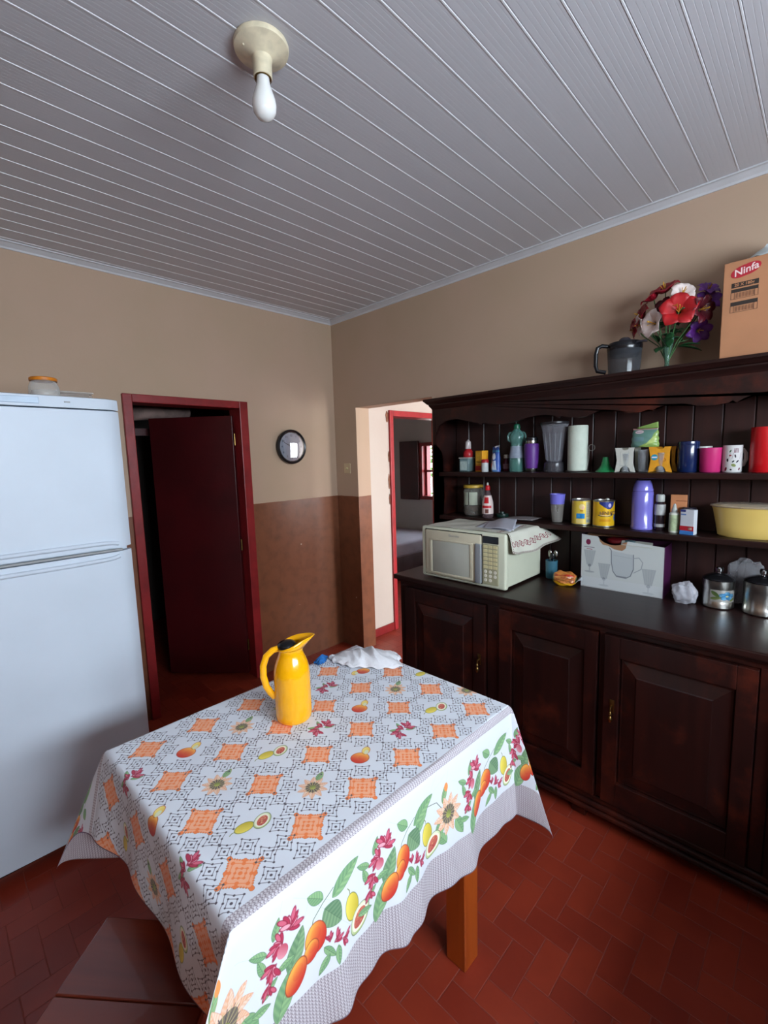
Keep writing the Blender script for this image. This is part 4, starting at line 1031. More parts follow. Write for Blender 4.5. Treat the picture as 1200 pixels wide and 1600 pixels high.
rl = lt('paper_towel_roll', 'white paper towel roll standing on the wire holder', 'paper towel', -.12, -2.040, ZU+.0065, [
    ('roll', [(.018, 0), (.046, 0), (.047, .004), (.047, .220), (.045, .223), (.018, .223)], mat('tissue_white', (196, 204, 190), .9, noise=.03, nscale=30, bump=.15, bscale=150))])
rl.rotation_euler = (0, 0, 0)
lt('funnel', 'small green plastic funnel standing upside down on the upper shelf', 'funnel', -.12, -2.175, ZU, [
    ('body', [(.044, 0), (.042, .004), (.030, .016), (.020, .032), (.0145, .055), (.0125, .070), (.0105, .070), (.012, .055), (.018, .032), (.028, .014), (.040, .002)], mat('green_plastic', (34, 128, 74), .4, noise=.05))])

# glass-set cartons with a notched outline, glasses inside
m_gls = glass_mat('tumbler_glass', (216, 220, 224), .2, .06)
def sleeve_profile(w, h, dx=0):
    P = [(-w*.5, 0), (-w*.47, h*.10), (-w*.40, h*.5), (-w*.46, h*.80), (-w*.5, h), (-w*.16, h)]
    P += [(w*.16*math.sin(a), h-.055*h*0-.10*h*math.cos(a)) for a in np.linspace(-1.3, 1.3, 7)]
    P += [(w*.16, h), (w*.44, h), (w*.40, h*.80), (w*.40, h*.35), (w*.5, h*.06), (w*.5, 0)]
    P += [(w*.26*math.sin(a), h*.26*math.cos(a)) for a in np.linspace(1.45, -1.45, 9)]
    return P
def glass_tumbler(name, label, x, y, z, r=.028, h=.085, grp=None):
    return lt(name, label, 'glass', x, y, z, group='drinking glasses standing in the cartons', parts=[('body', [(0, .004), (r*.75, .004), (r*.80, .001), (r*.82, .006), (r, h), (r*.94, h), (r*.76, .010), (0, .010)], m_gls, {'cap': False})])
for nm, lab, yc, m1, m2, w in (('glass_carton', 'white notched cardboard glass carton with a tumbler picture', -2.278, mat('white_card', (196, 196, 186), .6, noise=.04), mat('pale_yellow_card', (206, 190, 96), .6), .088),
                               ('glass_carton', 'orange notched cardboard glass carton with a blue round seal', -2.420, mat('orange_card', (222, 152, 30), .6, noise=.08, nscale=30), mat('dark_yellow_card', (190, 140, 40), .6), .092)):
    t = thing(nm, lab, 'carton', (-.125, yc, ZU)); h = .112
    for x, s in ((-.048, 'front_board'), (.046, 'rear_board')):
        bm = B(); prism(bm, [(-a, b_) for a, b_ in sleeve_profile(w, h)], 'x', x-.001, x+.001); obj(s, bm, m1, t)
    bm = B(); box(bm, -.047, .045, w*.40, w*.415, h*.10, h*.9); obj('side_board', bm, m2, t)
    if 'white' in lab:
        bm = B(); box(bm, -.0495, -.049, .003+.018-.001, .003+.018, .030, .095); box(bm, -.0495, -.049, .003-.018, .003-.017, .030, .095); box(bm, -.0495, -.049, -.015, .021, .030, .0315)
        obj('tumbler_picture', bm, mat('grey_print', (150, 152, 150), .6), t)
    else:
        bm = B(); lathe(bm, [(0, 0), (.013, 0), (.013, .001), (0, .001)], 24); bmesh.ops.transform(bm, matrix=Matrix.Translation((-.0492, .022, .066)) @ Matrix.Rotation(-PI/2, 4, 'Y'), verts=bm.verts); obj('seal', bm, mat('teal_print', (40, 140, 170), .5), t)
        bm = B(); box(bm, -.0505, -.050, .012, .032, .063, .069); obj('seal_band', bm, m_paper, t)
        text('lettering', 'O', .022, face_mx(-.0495, -.014, .054), mat('red_brown_print', (150, 60, 24), .5), t, .0002)
for k_, (x, y) in enumerate(((-.150, -2.280), (-.150, -2.423))):
    glass_tumbler('drinking_glass', ['drinking glass showing through the arch of the white carton', 'drinking glass showing through the arch of the orange carton'][k_], x, y, ZU+.0005)
t = glass_tumbler('drinking_glass', 'textured drinking glass between the white and the orange carton', -.135, -2.349, ZU+.0005, .030, .100)
# green bag on top of the cartons
bc_ = Canvas(0, 1, 0, 1, .006, (96, 132, 122))
bc_.poly([(.3, .0), (1, 0), (1, .9), (.85, .7), (.75, .3), (.5, .15)], (132, 160, 84)); bc_.poly([(.55, .1), (.9, .25), (.95, .6), (.8, .5)], (170, 190, 110)); bc_.rect(0, 1, .92, 1, (196, 150, 146)); bc_.ell(.3, .80, .17, .09, 0, (214, 196, 200), edge=(150, 60, 70)); bc_.line([(.2, .8), (.4, .8)], .03, (110, 90, 110)); bc_.rect(.1, .5, .3, .55, (110, 140, 150), .6)
t = thing('food_pouch', 'green printed food pouch with pink rim lying on top of the two glass cartons', 'pouch', (-.125, -2.345, ZU+.113), .0)
bm = B(); grid(bm, 32, 14, pouch(.116, .050, .085, 5, .0), lambda a, b_: (.5-.5*math.cos(2*PI*a), b_)); obj('body', bm, print_mat('pouch_green', bc_, .3), t, True, keep=True)
bm = B(); grid(bm, 10, 4, lambda a, b_: Vector((-.01-.01*b_, .03-.085*a, .082+.022*a*b_+.006*b_))); thick(obj('torn_flap', bm, mat('green_film', (130, 160, 84), .35, noise=.2), t, True), .0008)
m_navy = mat('navy_enamel', (16, 32, 74), .22, coat=.4, noise=.04)
lt('canister', 'tall navy blue cylindrical canister on the upper shelf', 'canister', -.12, -2.514, ZU, [('body', [(0, 0), (.0375, 0), (.0395, .003), (.0395, .112), (.0385, .116), (0, .116)], m_navy), ('lid', [(0, .116), (.0400, .116), (.0405, .120), (.0400, .130), (.034, .1325), (0, .1325)], m_navy)])
lt('mug', 'plain white mug standing behind the pink cup', 'mug', -.062, -2.560, ZU, [('body', [(0, 0), (.026, 0), (.029, .004), (.030, .108), (.027, .108), (.026, .010), (0, .010)], mat('white_ceramic', (206, 206, 200), .2, noise=.03))])
lt('cup', 'bright pink plastic cup on the upper shelf', 'cup', -.13, -2.596, ZU, [('body', [(0, 0), (.035, 0), (.037, .003), (.0405, .098), (.0410, .101), (.0385, .101), (.035, .010), (0, .010)], mat('pink_plastic', (190, 44, 108), .35, noise=.04))])
# printed mug
mc = Canvas(0, 1, 0, 1, .004, (200, 198, 196))
rr_ = random.Random(3)
for (x, y, a, b_, c_) in ((.44, .78, .012, .05, (60, 90, 60)), (.40, .45, .016, .06, (40, 30, 36)), (.375, .12, .018, .07, (120, 20, 40)), (.46, .1, .016, .03, (30, 24, 30)), (.52, .60, .012, .06, (60, 50, 56)), (.49, .40, .014, .04, (30, 40, 44)), (.56, .40, .014, .05, (40, 34, 50)), (.50, .26, .035, .06, (126, 136, 84)), (.60, .12, .014, .05, (90, 30, 40)), (.44, .62, .02, .03, (150, 70, 70))): mc.ell(x, y, a, b_, rr_.uniform(-.4, .4), c_)
for x in (.50, .52, .54, .56): mc.line([(x, .72), (x+.006, .88)], .008, (84, 24, 44))
for x in (.42, .47, .60): mc.line([(x, .5), (x+.02, .72)], .005, (110, 90, 96))
t = lt('mug', 'white mug printed with dark red and green drawings beside the red canister', 'mug', -.125, -2.668, ZU, [('body', [(.0, 0), (.031, 0), (.0335, .004), (.0335, .106), (.0345, .109), (.0315, .109), (.031, .010), (0, .010)], print_mat('mug_print', mc, .2), {'cap': False, 'uv': 1, 'a0': .0})])
t.rotation_euler.z = .28
bm = B(); tube(bm, [(.016, -.026, .088), (.020, -.038, .090), (.022, -.047, .075), (.022, -.048, .05), (.020, -.040, .028), (.016, -.026, .026)], .006, 10, rf=lambda q: (.005, .0075)); obj('handle', bm, MATS.get('white_ceramic'), t, True)
lt('canister', 'tall bright red canister at the right end of the upper shelf', 'canister', -.12, -2.770, ZU, [('body', [(0, 0), (.046, 0), (.048, .003), (.048, .172), (.0475, .176), (.044, .176), (.044, .01), (0, .01)], mat('red_canister', (188, 16, 24), .35, coat=.2, noise=.04))])

# ================================================================== objects on the lower shelf
t = lt('storage_jar', 'big glass jar with yellow lid, left on the lower shelf', 'jar', -.115, -1.418, ZL, [
    ('body', [(0, .002), (.050, .002), (.056, .010), (.058, .03), (.058, .145), (.052, .160), (.050, .166)], glass_mat('jar_glass', (206, 206, 196), .13, .08), {'cap': False}),
    ('lid', [(0, .166), (.056, .166), (.059, .169), (.059, .181), (.055, .184), (0, .184)], mat('yellow_lid', (196, 160, 60), .4, noise=.08))])
bm = B(); lathe(bm, [(0, .006), (.05, .006), (.053, .02), (.052, .058), (.03, .064), (0, .060)], 24); obj('contents', bm, mat('brown_beans', (92, 62, 50), .6, noise=.6, nscale=90, bump=.6, bscale=120), t, True)
bm = B(); n = 12
for (a0, a1) in ((PI+.15, PI+1.0), (PI-.55, PI+.02)):
    grid(bm, n, 1, lambda a, b_: Vector((.0588*math.cos(a0+(a1-a0)*a), .0588*math.sin(a0+(a1-a0)*a), .066+.076*b_)))
obj('paper_label', bm, mat('grey_green_label', (170, 176, 158), .7, noise=.05), t, True)
m_red2 = mat('sauce_red', (190, 24, 34), .3)
t = lt('sauce_bottle', 'clear squeeze bottle with red cap and red-white label on the lower shelf', 'bottle', -.16, -1.545, ZL, [
    ('body', [(0, 0), (.029, 0), (.032, .005), (.032, .05), (.030, .09), (.020, .13), (.012, .155), (.011, .160), (0, .160)], glass_mat('dark_sauce', (120, 100, 104), .45, .12)),
    ('cap', [(0, .158), (.014, .158), (.0145, .162), (.0135, .180), (.008, .186), (0, .186)], m_red2),
    ('tip', [(0, .184), (.006, .184), (.0055, .196), (.003, .202), (0, .202)], mat('white_plastic', (214, 214, 206), .4)),
    ('wrap_label', [(.0328, .022), (.0328, .05), (.0308, .09), (.0210, .128)], mat('label_white', (214, 196, 190), .5), {'cap': False})])
bm = B()
for (za, zb, ra, rb) in ((.056, .070, .0331, .0325), (.084, .118, .0316, .0246)):
    w_ = .9 if za < .08 else .45
    grid(bm, 12, 1, lambda a, b_: Vector(((ra+(rb-ra)*b_+.0006)*math.cos(PI+.3-w_+2*w_*a), (ra+(rb-ra)*b_+.0006)*math.sin(PI+.3-w_+2*w_*a), za+(zb-za)*b_)))
obj('red_band', bm, m_red2, t, True)
bm = B(); grid(bm, 8, 1, lambda a, b_: Vector((.0334*math.cos(PI+.1+.6*a), .0334*math.sin(PI+.1+.6*a), .026+.024*b_))); obj('brown_band', bm, mat('brown_print', (110, 60, 50), .5), t, True)
lt('lid', 'dark green round lid lying flat behind the microwave papers', 'lid', -.10, -1.605, ZL, [('body', [(0, 0), (.036, 0), (.038, .004), (.036, .018), (.014, .020), (.012, .030), (0, .031)], mat('dark_green_plastic', (12, 40, 34), .35))])
bm = B(); grid(bm, 8, 4, lambda a, b_: Vector((-.20+.12*b_+.02*a, -1.66-.17*a, ZL+.004+.008*math.sin(a*3)*b_))); thick(tag(obj('paper_sheet', bm, mat('grey_paper', (140, 132, 132), .7, noise=.05), smooth=True), 'loose sheet of paper lying on the lower shelf right of the sauce bottle', 'paper'), .0008, 1)
lt('plastic_cup', 'tapered clear cup with a lilac top half on the lower shelf', 'cup', -.13, -1.945, ZL, [
    ('body', [(0, .002), (.024, .002), (.026, .006), (.0345, .098)], glass_mat('cloudy_cup', (170, 166, 160), .4, .2), {'cap': False}),
    ('rim', [(.0348, .096), (.038, .142), (.0395, .148), (.037, .148), (.033, .096)], mat('lilac_plastic', (116, 112, 206), .4, noise=.04), {'cap': False})])
def tin_canvas(kind):
    c = Canvas(0, 1, 0, 1, .0035, (226, 196, 74) if kind == 1 else (224, 176, 30))
    if kind == 1:
        c.rect(.515, .72, .03, .97, (196, 190, 150)); 
        for z in np.linspace(.40, .86, 12): c.rect(.53, .62, z, z+.018, (150, 150, 150))
        c.rect(.53, .62, .08, .2, (150, 160, 160)); c.rect(.53, .60, .34, .36, (90, 60, 40)); c.rect(.36, .50, .24, .46, (30, 126, 190)); c.rect(.38, .42, .3, .42, (60, 150, 210))
        c.ell(.45, .75, .05, .12, 0, (234, 210, 150)); c.ell(.47, .7, .02, .08, 0, (230, 180, 150)); c.rect(.42, .47, .56, .60, (160, 90, 20)); c.rect(.36, .5, .03, .2, (230, 206, 130))
    else:
        c.poly([(.37, 1), (.62, 1), (.60, .84), (.55, .72), (.50, .70), (.44, .80), (.37, .93)], (40, 54, 124)); c.ell(.53, .86, .025, .09, 0, (196, 180, 214))
        c.line([(.36, .44), (.42, .40), (.50, .40), (.56, .44), (.565, .52)], .022, (24, 40, 60)); c.line([(.38, .45), (.50, .43), (.55, .45)], .014, (220, 220, 210)); c.ell(.645, .34, .03, .14, 0, (30, 90, 180))
        c.rect(.38, .55, .18, .28, (206, 130, 20), .6)
    return c
m_rimtin = m_tin
for kind, lab, y, r in ((1, 'pale yellow and blue milk powder tin, left of the pair on the lower shelf', -2.072, .0465), (2, 'deep yellow milk powder tin with blue crest, right of the pair', -2.178, .049)):
    t = lt('milk_powder_tin', lab, 'tin', -.135, y, ZL, [('body', [(r-.001, .006), (r-.001, .121)], print_mat('tin_print_%d' % kind, tin_canvas(kind), .3, .2), {'cap': False, 'uv': 1, 'n': 48}),
        ('rim', [(0, .0005), (r-.002, .0005), (r, .002), (r, .006), (r-.003, .007), (r-.003, .120), (r, .121), (r+.0005, .126), (r-.003, .127), (r-.004, .122), (0, .122)], m_rimtin, {'n': 48})], rz=.72, group='milk powder tins on the lower shelf')
    if kind == 2:
        text('lettering', 'NINHO', .024, Matrix.Translation((r*math.cos(PI-.06)-.0006, r*math.sin(PI-.06), .068)) @ Matrix(((0, 0, -1, 0), (-1, 0, 0, 0), (0, 1, 0, 0), (0, 0, 0, 1))), mat('dark_print', (70, 44, 20), .5), t, .0006, sx=.9)
        bm = B(); ball(bm, (-.01, -.012, .131), .011, .009, .006, 12); obj('lid_tab', bm, mat('white_plastic', (214, 214, 206), .4), t, True)
m_lil = mat('lilac_gloss', (116, 110, 194), .22, coat=.4, noise=.02)
lt('vacuum_flask', 'tall lilac vacuum flask on the lower shelf', 'flask', -.13, -2.346, ZL, [
    ('body', [(0, 0), (.045, 0), (.047, .004), (.047, .012), (.0445, .016), (.0445, .10), (.0435, .17), (.041, .176), (0, .176)], m_lil),
    ('cap', [(0, .177), (.0415, .177), (.042, .182), (.036, .208), (.031, .222), (.028, .226), (0, .226)], m_lil)])
lt('supplement_bottle', 'dark bottle with white cap and label beside the lilac flask', 'bottle', -.125, -2.417, ZL, [
    ('body', [(0, 0), (.020, 0), (.0215, .004), (.0215, .118), (.014, .130), (0, .130)], mat('dark_bottle', (40, 28, 34), .2, noise=.1)),
    ('cap', [(0, .130), (.0165, .130), (.0175, .134), (.0175, .158), (.014, .163), (0, .163)], mat('grey_white_plastic', (168, 172, 166), .4)),
    ('upper_label', [(.0219, .070), (.0219, .118)], mat('label_grey', (176, 178, 176), .5, noise=.1, nscale=60), {'cap': False}),
    ('lower_label', [(.0219, .016), (.0219, .030)], mat('label_grey', (176, 178, 176), .5), {'cap': False})])
t = thing('paper_packet', 'brown kraft paper packet leaning behind the dropper bottle', 'packet', (-.060, -2.475, ZL), .1)
bm = B(); box(bm, -.010, .010, -.032, .032, 0, .158, .003, M=Matrix.Rotation(.07, 4, 'Y')); obj('body', bm, mat('kraft_orange', (196, 128, 84), .7, noise=.12, nscale=12), t)
bm = B(); box(bm, -.0115, -.0100, -.033, .010, .128, .131, 0, M=Matrix.Rotation(.07, 4, 'Y')); obj('fold_line', bm, mat('kraft_dark', (140, 80, 50), .7), t)
lt('small_jar', 'short dark jar half hidden behind the white medicine box', 'jar', -.075, -2.520, ZL, [('body', [(0, 0), (.024, 0), (.026, .004), (.026, .088), (0, .088)], mat('brown_glass', (70, 44, 40), .2)), ('lid', [(0, .088), (.027, .088), (.027, .104), (0, .105)], mat('dark_lid', (40, 40, 60), .4))])
lt('dropper_bottle', 'white dropper bottle with pale green label on the lower shelf', 'bottle', -.155, -2.480, ZL, [
    ('body', [(0, 0), (.0185, 0), (.0195, .003), (.0195, .082), (.016, .088), (0, .088)], mat('ivory_plastic', (206, 210, 196), .4)),
    ('wrap_label', [(.0198, .008), (.0198, .078)], mat('pale_green_label', (176, 192, 150), .5, noise=.15, nscale=70), {'cap': False}),
    ('nozzle', [(0, .088), (.0115, .088), (.011, .100), (.008, .108), (.006, .120), (.003, .126), (0, .127)], mat('grey_white_plastic', (190, 194, 190), .4))])
carton('medicine_box', 'small white medicine box with red and blue bottom bands', 'box', -.175, -2.538, ZL, .054, .030, .106, mat('white_box_card', (196, 200, 206), .5, noise=.03), [
    ('blue_band', (-.027, .027, .0, .016), mat('blue_print', (60, 120, 190), .5)), ('red_band', (-.027, .027, .016, .036), mat('crimson_print', (176, 26, 40), .5)), ('blue_corner', (.006, .027, .096, .106), mat('navy_print', (40, 50, 110), .5)), ('title', (.004, .024, .082, .088), mat('steel_blue_print', (90, 120, 170), .5)), ('tag', (-.021, -.005, .021, .031), mat('cream_print', (226, 200, 180), .5))], rz=-.25)
# oval yellow bowl
t = thing('casserole_bowl', 'oval pale yellow plastic bowl with clear lid at the right end of the lower shelf', 'bowl', (-.125, -2.735, ZL), 0)
m_yb = mat('butter_plastic', (206, 176, 96), .35, coat=.15, noise=.02)
bm = B(); lathe(bm, [(0, 0), (.70, 0), (.76, .006), (.80, .04), (.90, .110), (.935, .122), (.95, .126), (.91, .126), (.87, .108), (.74, .012), (0, .012)], 56, sx=.080, sy=.135); obj('body', bm, m_yb, t, True)
bm = B(); lathe(bm, [(0, .139), (.55, .139), (.80, .136), (.97, .130), (.985, .124), (.96, .122)], 56, sx=.080, sy=.135, cap=False); obj('lid', bm, glass_mat('cloudy_lid', (190, 176, 160), .38, .2), t, True)

# ================================================================== objects on the worktop
t = lt('utensil_cup', 'teal plastic cup holding utensils behind the microwave', 'cup', -.155, -1.930, ZK, [('body', [(0, .002), (.026, .002), (.028, .006), (.031, .098), (.0285, .098), (.026, .010), (0, .010)], mat('teal_plastic', (58, 104, 122), .4, noise=.06))])
for q, (dx, dy, l, c_) in enumerate(((.008, .010, .16, m_steel), (-.01, -.006, .15, m_black), (.0, -.014, .165, m_steel))):
    u = thing('utensil', ['steel utensil in the teal cup, nearest the microwave', 'black-handled utensil in the middle of the teal cup', 'steel utensil leaning right in the teal cup'][q], 'utensil', (-.155, -1.930, ZK+.0105), 0, 'utensils in the teal cup')
    bm = B(); tube(bm, [(dx*.3, dy*.3, 0), (dx*1.3, dy*1.3, l*.6)], .003, 6); obj('handle', bm, c_, u)
    bm = B(); ball(bm, (dx*1.5, dy*1.5, l*.74), .006, .011, .022, 12); obj('head', bm, c_, u, True)
# snack bag
bgc = Canvas(0, 1, 0, 1, .006, (196, 122, 60))
rr_ = random.Random(8)
for _ in range(60): bgc.ell(rr_.uniform(.2, .8), rr_.uniform(.25, .8), .04, .025, rr_.uniform(0, 3), rr_.choice([(150, 80, 40), (214, 150, 90), (176, 96, 60), (130, 60, 40)]))
bgc.rect(0, 1, 0, .22, (226, 168, 30)); bgc.poly([(0, .2), (.2, .2), (.12, .9), (0, 1)], (70, 100, 60)); bgc.poly([(.8, .1), (1, .1), (1, 1), (.84, 1)], (60, 110, 90)); bgc.rect(.2, .8, .8, .9, (190, 60, 40))
t = thing('snack_bag', 'small orange snack bag slumped between the microwave and the glassware box', 'snack bag', (-.235, -2.035, ZK), .25)
def bag(w, d, h, sd):
    def fn(a, b_):
        th = 2*PI*a; ph = PI*b_
        x = -d/2*math.sin(ph)*math.sin(th); y = w/2*math.copysign(abs(math.cos(ph))**.8, math.cos(ph)); z = h/2+h/2*math.sin(ph)**.6*math.cos(th)
        k = 1+(.16*math.sin(4*th+sd+5*b_)+.12*abs(math.sin(3*th-11*b_))+.07*math.sin(11*th-19*b_)+.05*math.sin(23*b_+2*th))*math.sin(ph)**.5-.10
        return Vector((x*k, y, max(0, h/2+(z-h/2)*k)))
    return fn
bm = B(); grid(bm, 36, 20, bag(.115, .075, .066, 1), lambda a, b_: (1-b_, .5+.5*math.cos(2*PI*a))); obj('body', bm, print_mat('snack_print', bgc, .3), t, True, keep=True)
bm = B(); grid(bm, 6, 6, lambda a, b_: Vector((-.028+.056*a, -.052-.028*b_, .022+.022*b_+.012*math.sin(a*9+b_)*b_))); thick(obj('torn_end', bm, mat('white_film', (196, 200, 204), .35, noise=.2, nscale=20), t, True), .0008)

# glassware box
gc = Canvas(0, .36, 0, .25, .0011, (184, 188, 186))
def goblet(cx, cy, k, col=(150, 154, 156)):
    gc.poly([(cx-.024*k, cy+.05*k), (cx+.024*k, cy+.05*k), (cx+.012*k, cy-.01*k), (cx-.012*k, cy-.01*k)], (160, 164, 165))
    for q in range(5): gc.line([(cx+(-.022+.011*q)*k, cy+.05*k), (cx+(-.010+.005*q)*k, cy-.008*k)], .0018, col)
    gc.line([(cx-.024*k, cy+.05*k), (cx+.024*k, cy+.05*k)], .002, col); gc.line([(cx, cy-.01*k), (cx, cy-.036*k)], .005, col); gc.ell(cx, cy-.038*k, .020*k, .004*k, 0, col); gc.ell(cx, cy-.012*k, .007*k, .006*k, 0, (120, 124, 128))
goblet(.040, .118, 1.15); goblet(.108, .062, 1.15); goblet(.300, .058, 1.2)
gc.poly([(.138, .185), (.232, .175), (.236, .11), (.222, .078), (.200, .068), (.165, .070), (.148, .090), (.140, .13)], (170, 175, 177))
J = [(.130, .196), (.138, .185), (.140, .13), (.148, .090), (.165, .068), (.205, .066), (.224, .078), (.236, .11), (.234, .175)]
gc.line(J, .0036, (104, 108, 114)); gc.line([(.165, .070), (.205, .069)], .006, (120, 124, 130)); gc.line([(.15, .165), (.228, .158)], .0016, (150, 154, 158)); gc.line([(.15, .12), (.228, .115)], .0016, (170, 174, 176))
gc.line([(.234, .160), (.258, .165), (.274, .145), (.268, .115), (.238, .095)], .0034, (140, 144, 148))
gc.ell(.032, .215, .011, .013, 0, (110, 30, 64)); gc.line([(.014, .192), (.06, .190)], .003, (110, 104, 112)); gc.line([(.026, .183), (.05, .181)], .003, (140, 70, 84)); gc.rect(0, .36, 0, .05, (190, 194, 198), .5)
# torn top edge showing brown card
gc.poly([(.078, .25), (.085, .222), (.10, .208), (.125, .205), (.15, .192), (.185, .188), (.20, .20), (.21, .25)], (150, 110, 80))
t = thing('glassware_box', 'white and purple cardboard box printed with a jug and goblets, torn open on top', 'box', (-.1965, -2.100, ZK), -math.atan2(.012, .357)*-1)
Lb = .357
def pn(nm, P, m, nu=1, nv=1, **k): 
    bm = B(); sheet(bm, P, nu, nv); return thick(obj(nm, bm, m, t, keep=True), .0015, -1)
bm = B(); top = lambda a: .262-.032*a
n = 24
def frontz(a):
    z = .262-.030*a
    if .22 < a < .55: z -= .030*math.sin((a-.22)/.33*PI)**.5
    return z
grid(bm, n, 8, lambda a, b_: Vector((0, -Lb*a, frontz(a)*b_)), lambda a, b_: (a, b_*frontz(a)/.262)); thick(obj('front_print', bm, print_mat('glassware_print', gc, .45), t, keep=True), .0015, -1)
m_purp = mat('purple_card', (74, 20, 66), .45, noise=.08); m_craft = mat('inner_kraft', (140, 100, 72), .8, noise=.1)
pn('side_board', ((0, -Lb, 0), (.15, 0, 0), (0, 0, .232)), m_purp); pn('side_board', ((0, 0, 0), (.15, 0, 0), (0, 0, .262)), m_purp); pn('rear_board', ((.15, 0, 0), (0, -Lb, 0), (0, 0, .235)), m_purp)
pn('base_board', ((0, 0, .002), (.15, 0, 0), (0, -Lb, 0)), m_craft)
bm = B(); sheet(bm, ((.005, -.02, .255), (.07, -.25, .004), (.04, .0, .016)), 4, 2); thick(obj('top_flap', bm, m_craft, t), .0015)
bm = B(); sheet(bm, ((-.003, -.18, .228), (0, -.13, -.004), (.05, .01, .016)), 4, 2); thick(obj('top_flap', bm, mat('white_card', (196, 196, 186), .6), t), .0015)
m_stuffr = mat('red_wrapping', (110, 20, 28), .4, noise=.3, nscale=20)
bm = B(); ball(bm, (.07, -.15, .232), .045, .060, .020, 16, jit=.15); obj('red_wrapping', bm, m_stuffr, t, True)
bm = B(); ball(bm, (.045, -.205, .226), .030, .040, .018, 16, jit=.2); obj('blue_wrapping', bm, mat('blue_grey_film', (110, 140, 150), .3, noise=.3, nscale=20), t, True)

# crumpled plastic bags
m_film = glass_mat('white_film_bag', (206, 206, 214), .50, .25)
def crumpled(name, lab, c, rx, ry, rz, seed, m, amp=.22):
    bm = B(); bmesh.ops.create_icosphere(bm, subdivisions=4, radius=1); rr = random.Random(seed)
    dirs = [(Vector((rr.gauss(0, 1), rr.gauss(0, 1), rr.gauss(0, 1))).normalized(), rr.uniform(2.5, 7), rr.uniform(0, 6)) for _ in range(9)]
    for v in bm.verts:
        p = v.co.copy(); k = 1
        for d, f, ph in dirs: k += amp/5*(1-2*abs(math.sin(f*p.dot(d)+ph)))
        v.co = Vector((p.x*rx*k, p.y*ry*k, p.z*rz*k))
    zm = -rz*.82
    for v in bm.verts: v.co.z = max(v.co.z, zm)-zm
    bmesh.ops.translate(bm, vec=c, verts=bm.verts)
    return tag(obj(name, bm, m, smooth=True), lab, 'plastic bag')
crumpled('plastic_bag', 'crumpled white plastic bag between the glassware box and the steel pots', (-.185, -2.538, ZK), .042, .054, .052, 5, m_film, .20)
crumpled('plastic_bag', 'thin clear plastic bag behind the steel pots', (-.058, -2.735, ZK), .026, .075, .115, 11, glass_mat('clear_film_bag', (196, 196, 200), .28, .2), .18)

# steel storage pots with flower decal
m_pot = mat('polished_aluminium', (196, 194, 188), .28, 1, noise=.05, nscale=40)
def pot(x, y, r, h, lab, flower):
    t = lt('storage_pot', lab, 'pot', x, y, ZK, [
        ('body', [(0, 0), (r-.006, 0), (r, .005), (r, .028), (r-.001, .030), (r-.001, h-.034), (r, h-.032), (r, h-.006), (r+.001, h), (r-.002, h), (r-.002, h-.004), (0, h-.004)], m_pot, {'n': 48}),
        ('lid', [(0, h), (r+.001, h), (r+.002, h+.004), (r-.004, h+.010), (r*.6, h+.020), (r*.25, h+.026), (0, h+.026)], mat('dark_lid_chrome', (60, 58, 62), .16, .8), {'n': 48}),
        ('knob', [(0, h+.024), (.008, h+.024), (.008, h+.030), (.0135, h+.034), (.0145, h+.046), (.011, h+.051), (0, h+.052)], m_chrome)])
    cvz = Canvas(0, .10, 0, .07, .0008, (178, 176, 170))
    for q in range(5):
        a = q*2*PI/5+.3; cvz.ell(.062+.016*math.cos(a), .036+.012*math.sin(a), .014, .012, a, (54, 122, 170), (120, 176, 210), (40, 90, 130))
    cvz.ell(.062, .036, .006, .005, 0, (214, 210, 150)); cvz.leaf(.02, .045, .045, .018, -.9, (110, 130, 70), (70, 96, 50)); cvz.leaf(.022, .022, .042, .016, .3, (140, 150, 90), (90, 110, 60)); cvz.leaf(.086, .016, .03, .012, .6, (150, 150, 80), (110, 120, 60))
    bm = B(); c0 = flower; sp = .10/r
    grid(bm, 24, 1, lambda a, b_: Vector(((r-.0004)*math.cos(c0-sp/2+sp*a), (r-.0004)*math.sin(c0-sp/2+sp*a), .032+(h-.068)*b_)), lambda a, b_: (a, b_))
    obj('flower_decal', bm, print_mat('flower_decal_print', cvz, .3, .5) if 'flower_decal_print' not in MATS else MATS['flower_decal_print'], t, True)
pot(-.150, -2.652, .056, .118, 'steel storage pot with blue flower and dark lid, nearer the plastic bag', PI+.50)
pot(-.150, -2.795, .062, .130, 'larger steel storage pot at the right edge of the worktop', PI+1.15)

# ================================================================== on top of the hutch
m_smk = glass_mat('smoked_glass', (84, 88, 94), .30, .08)
t = thing('glass_pitcher', 'smoked glass jug with black lid and handle on top of the hutch', 'jug', (-.165, -2.257, ZH+.002), 0)
bm = B(); lathe(bm, [(0, 0), (.056, 0), (.064, .006), (.066, .03), (.070, .10), (.071, .115)], 40, cap=False); obj('body', bm, m_smk, t, True)
bm = B(); lathe(bm, [(0, .085), (.062, .085), (.068, .100), (.0725, .115), (.073, .130), (.066, .142), (.045, .146), (0, .146)], 40); obj('lid', bm, m_black, t, True)
bm = B(); ball(bm, (0, 0, .150), .026, .026, .018, 20); box(bm, -.045, -.020, -.098, -.060, .126, .134, .002); obj('lid_knob', bm, glass_mat('smoked_knob', (60, 58, 66), .6), t, True)
bm = B(); tube(bm, [(-.035, .052, .130), (-.052, .080, .136), (-.060, .096, .128), (-.062, .102, .10), (-.062, .102, .05), (-.058, .096, .026), (-.045, .062, .016)], .007, 10, rf=lambda q: (.0075, .009)); obj('handle', bm, m_black, t, True)

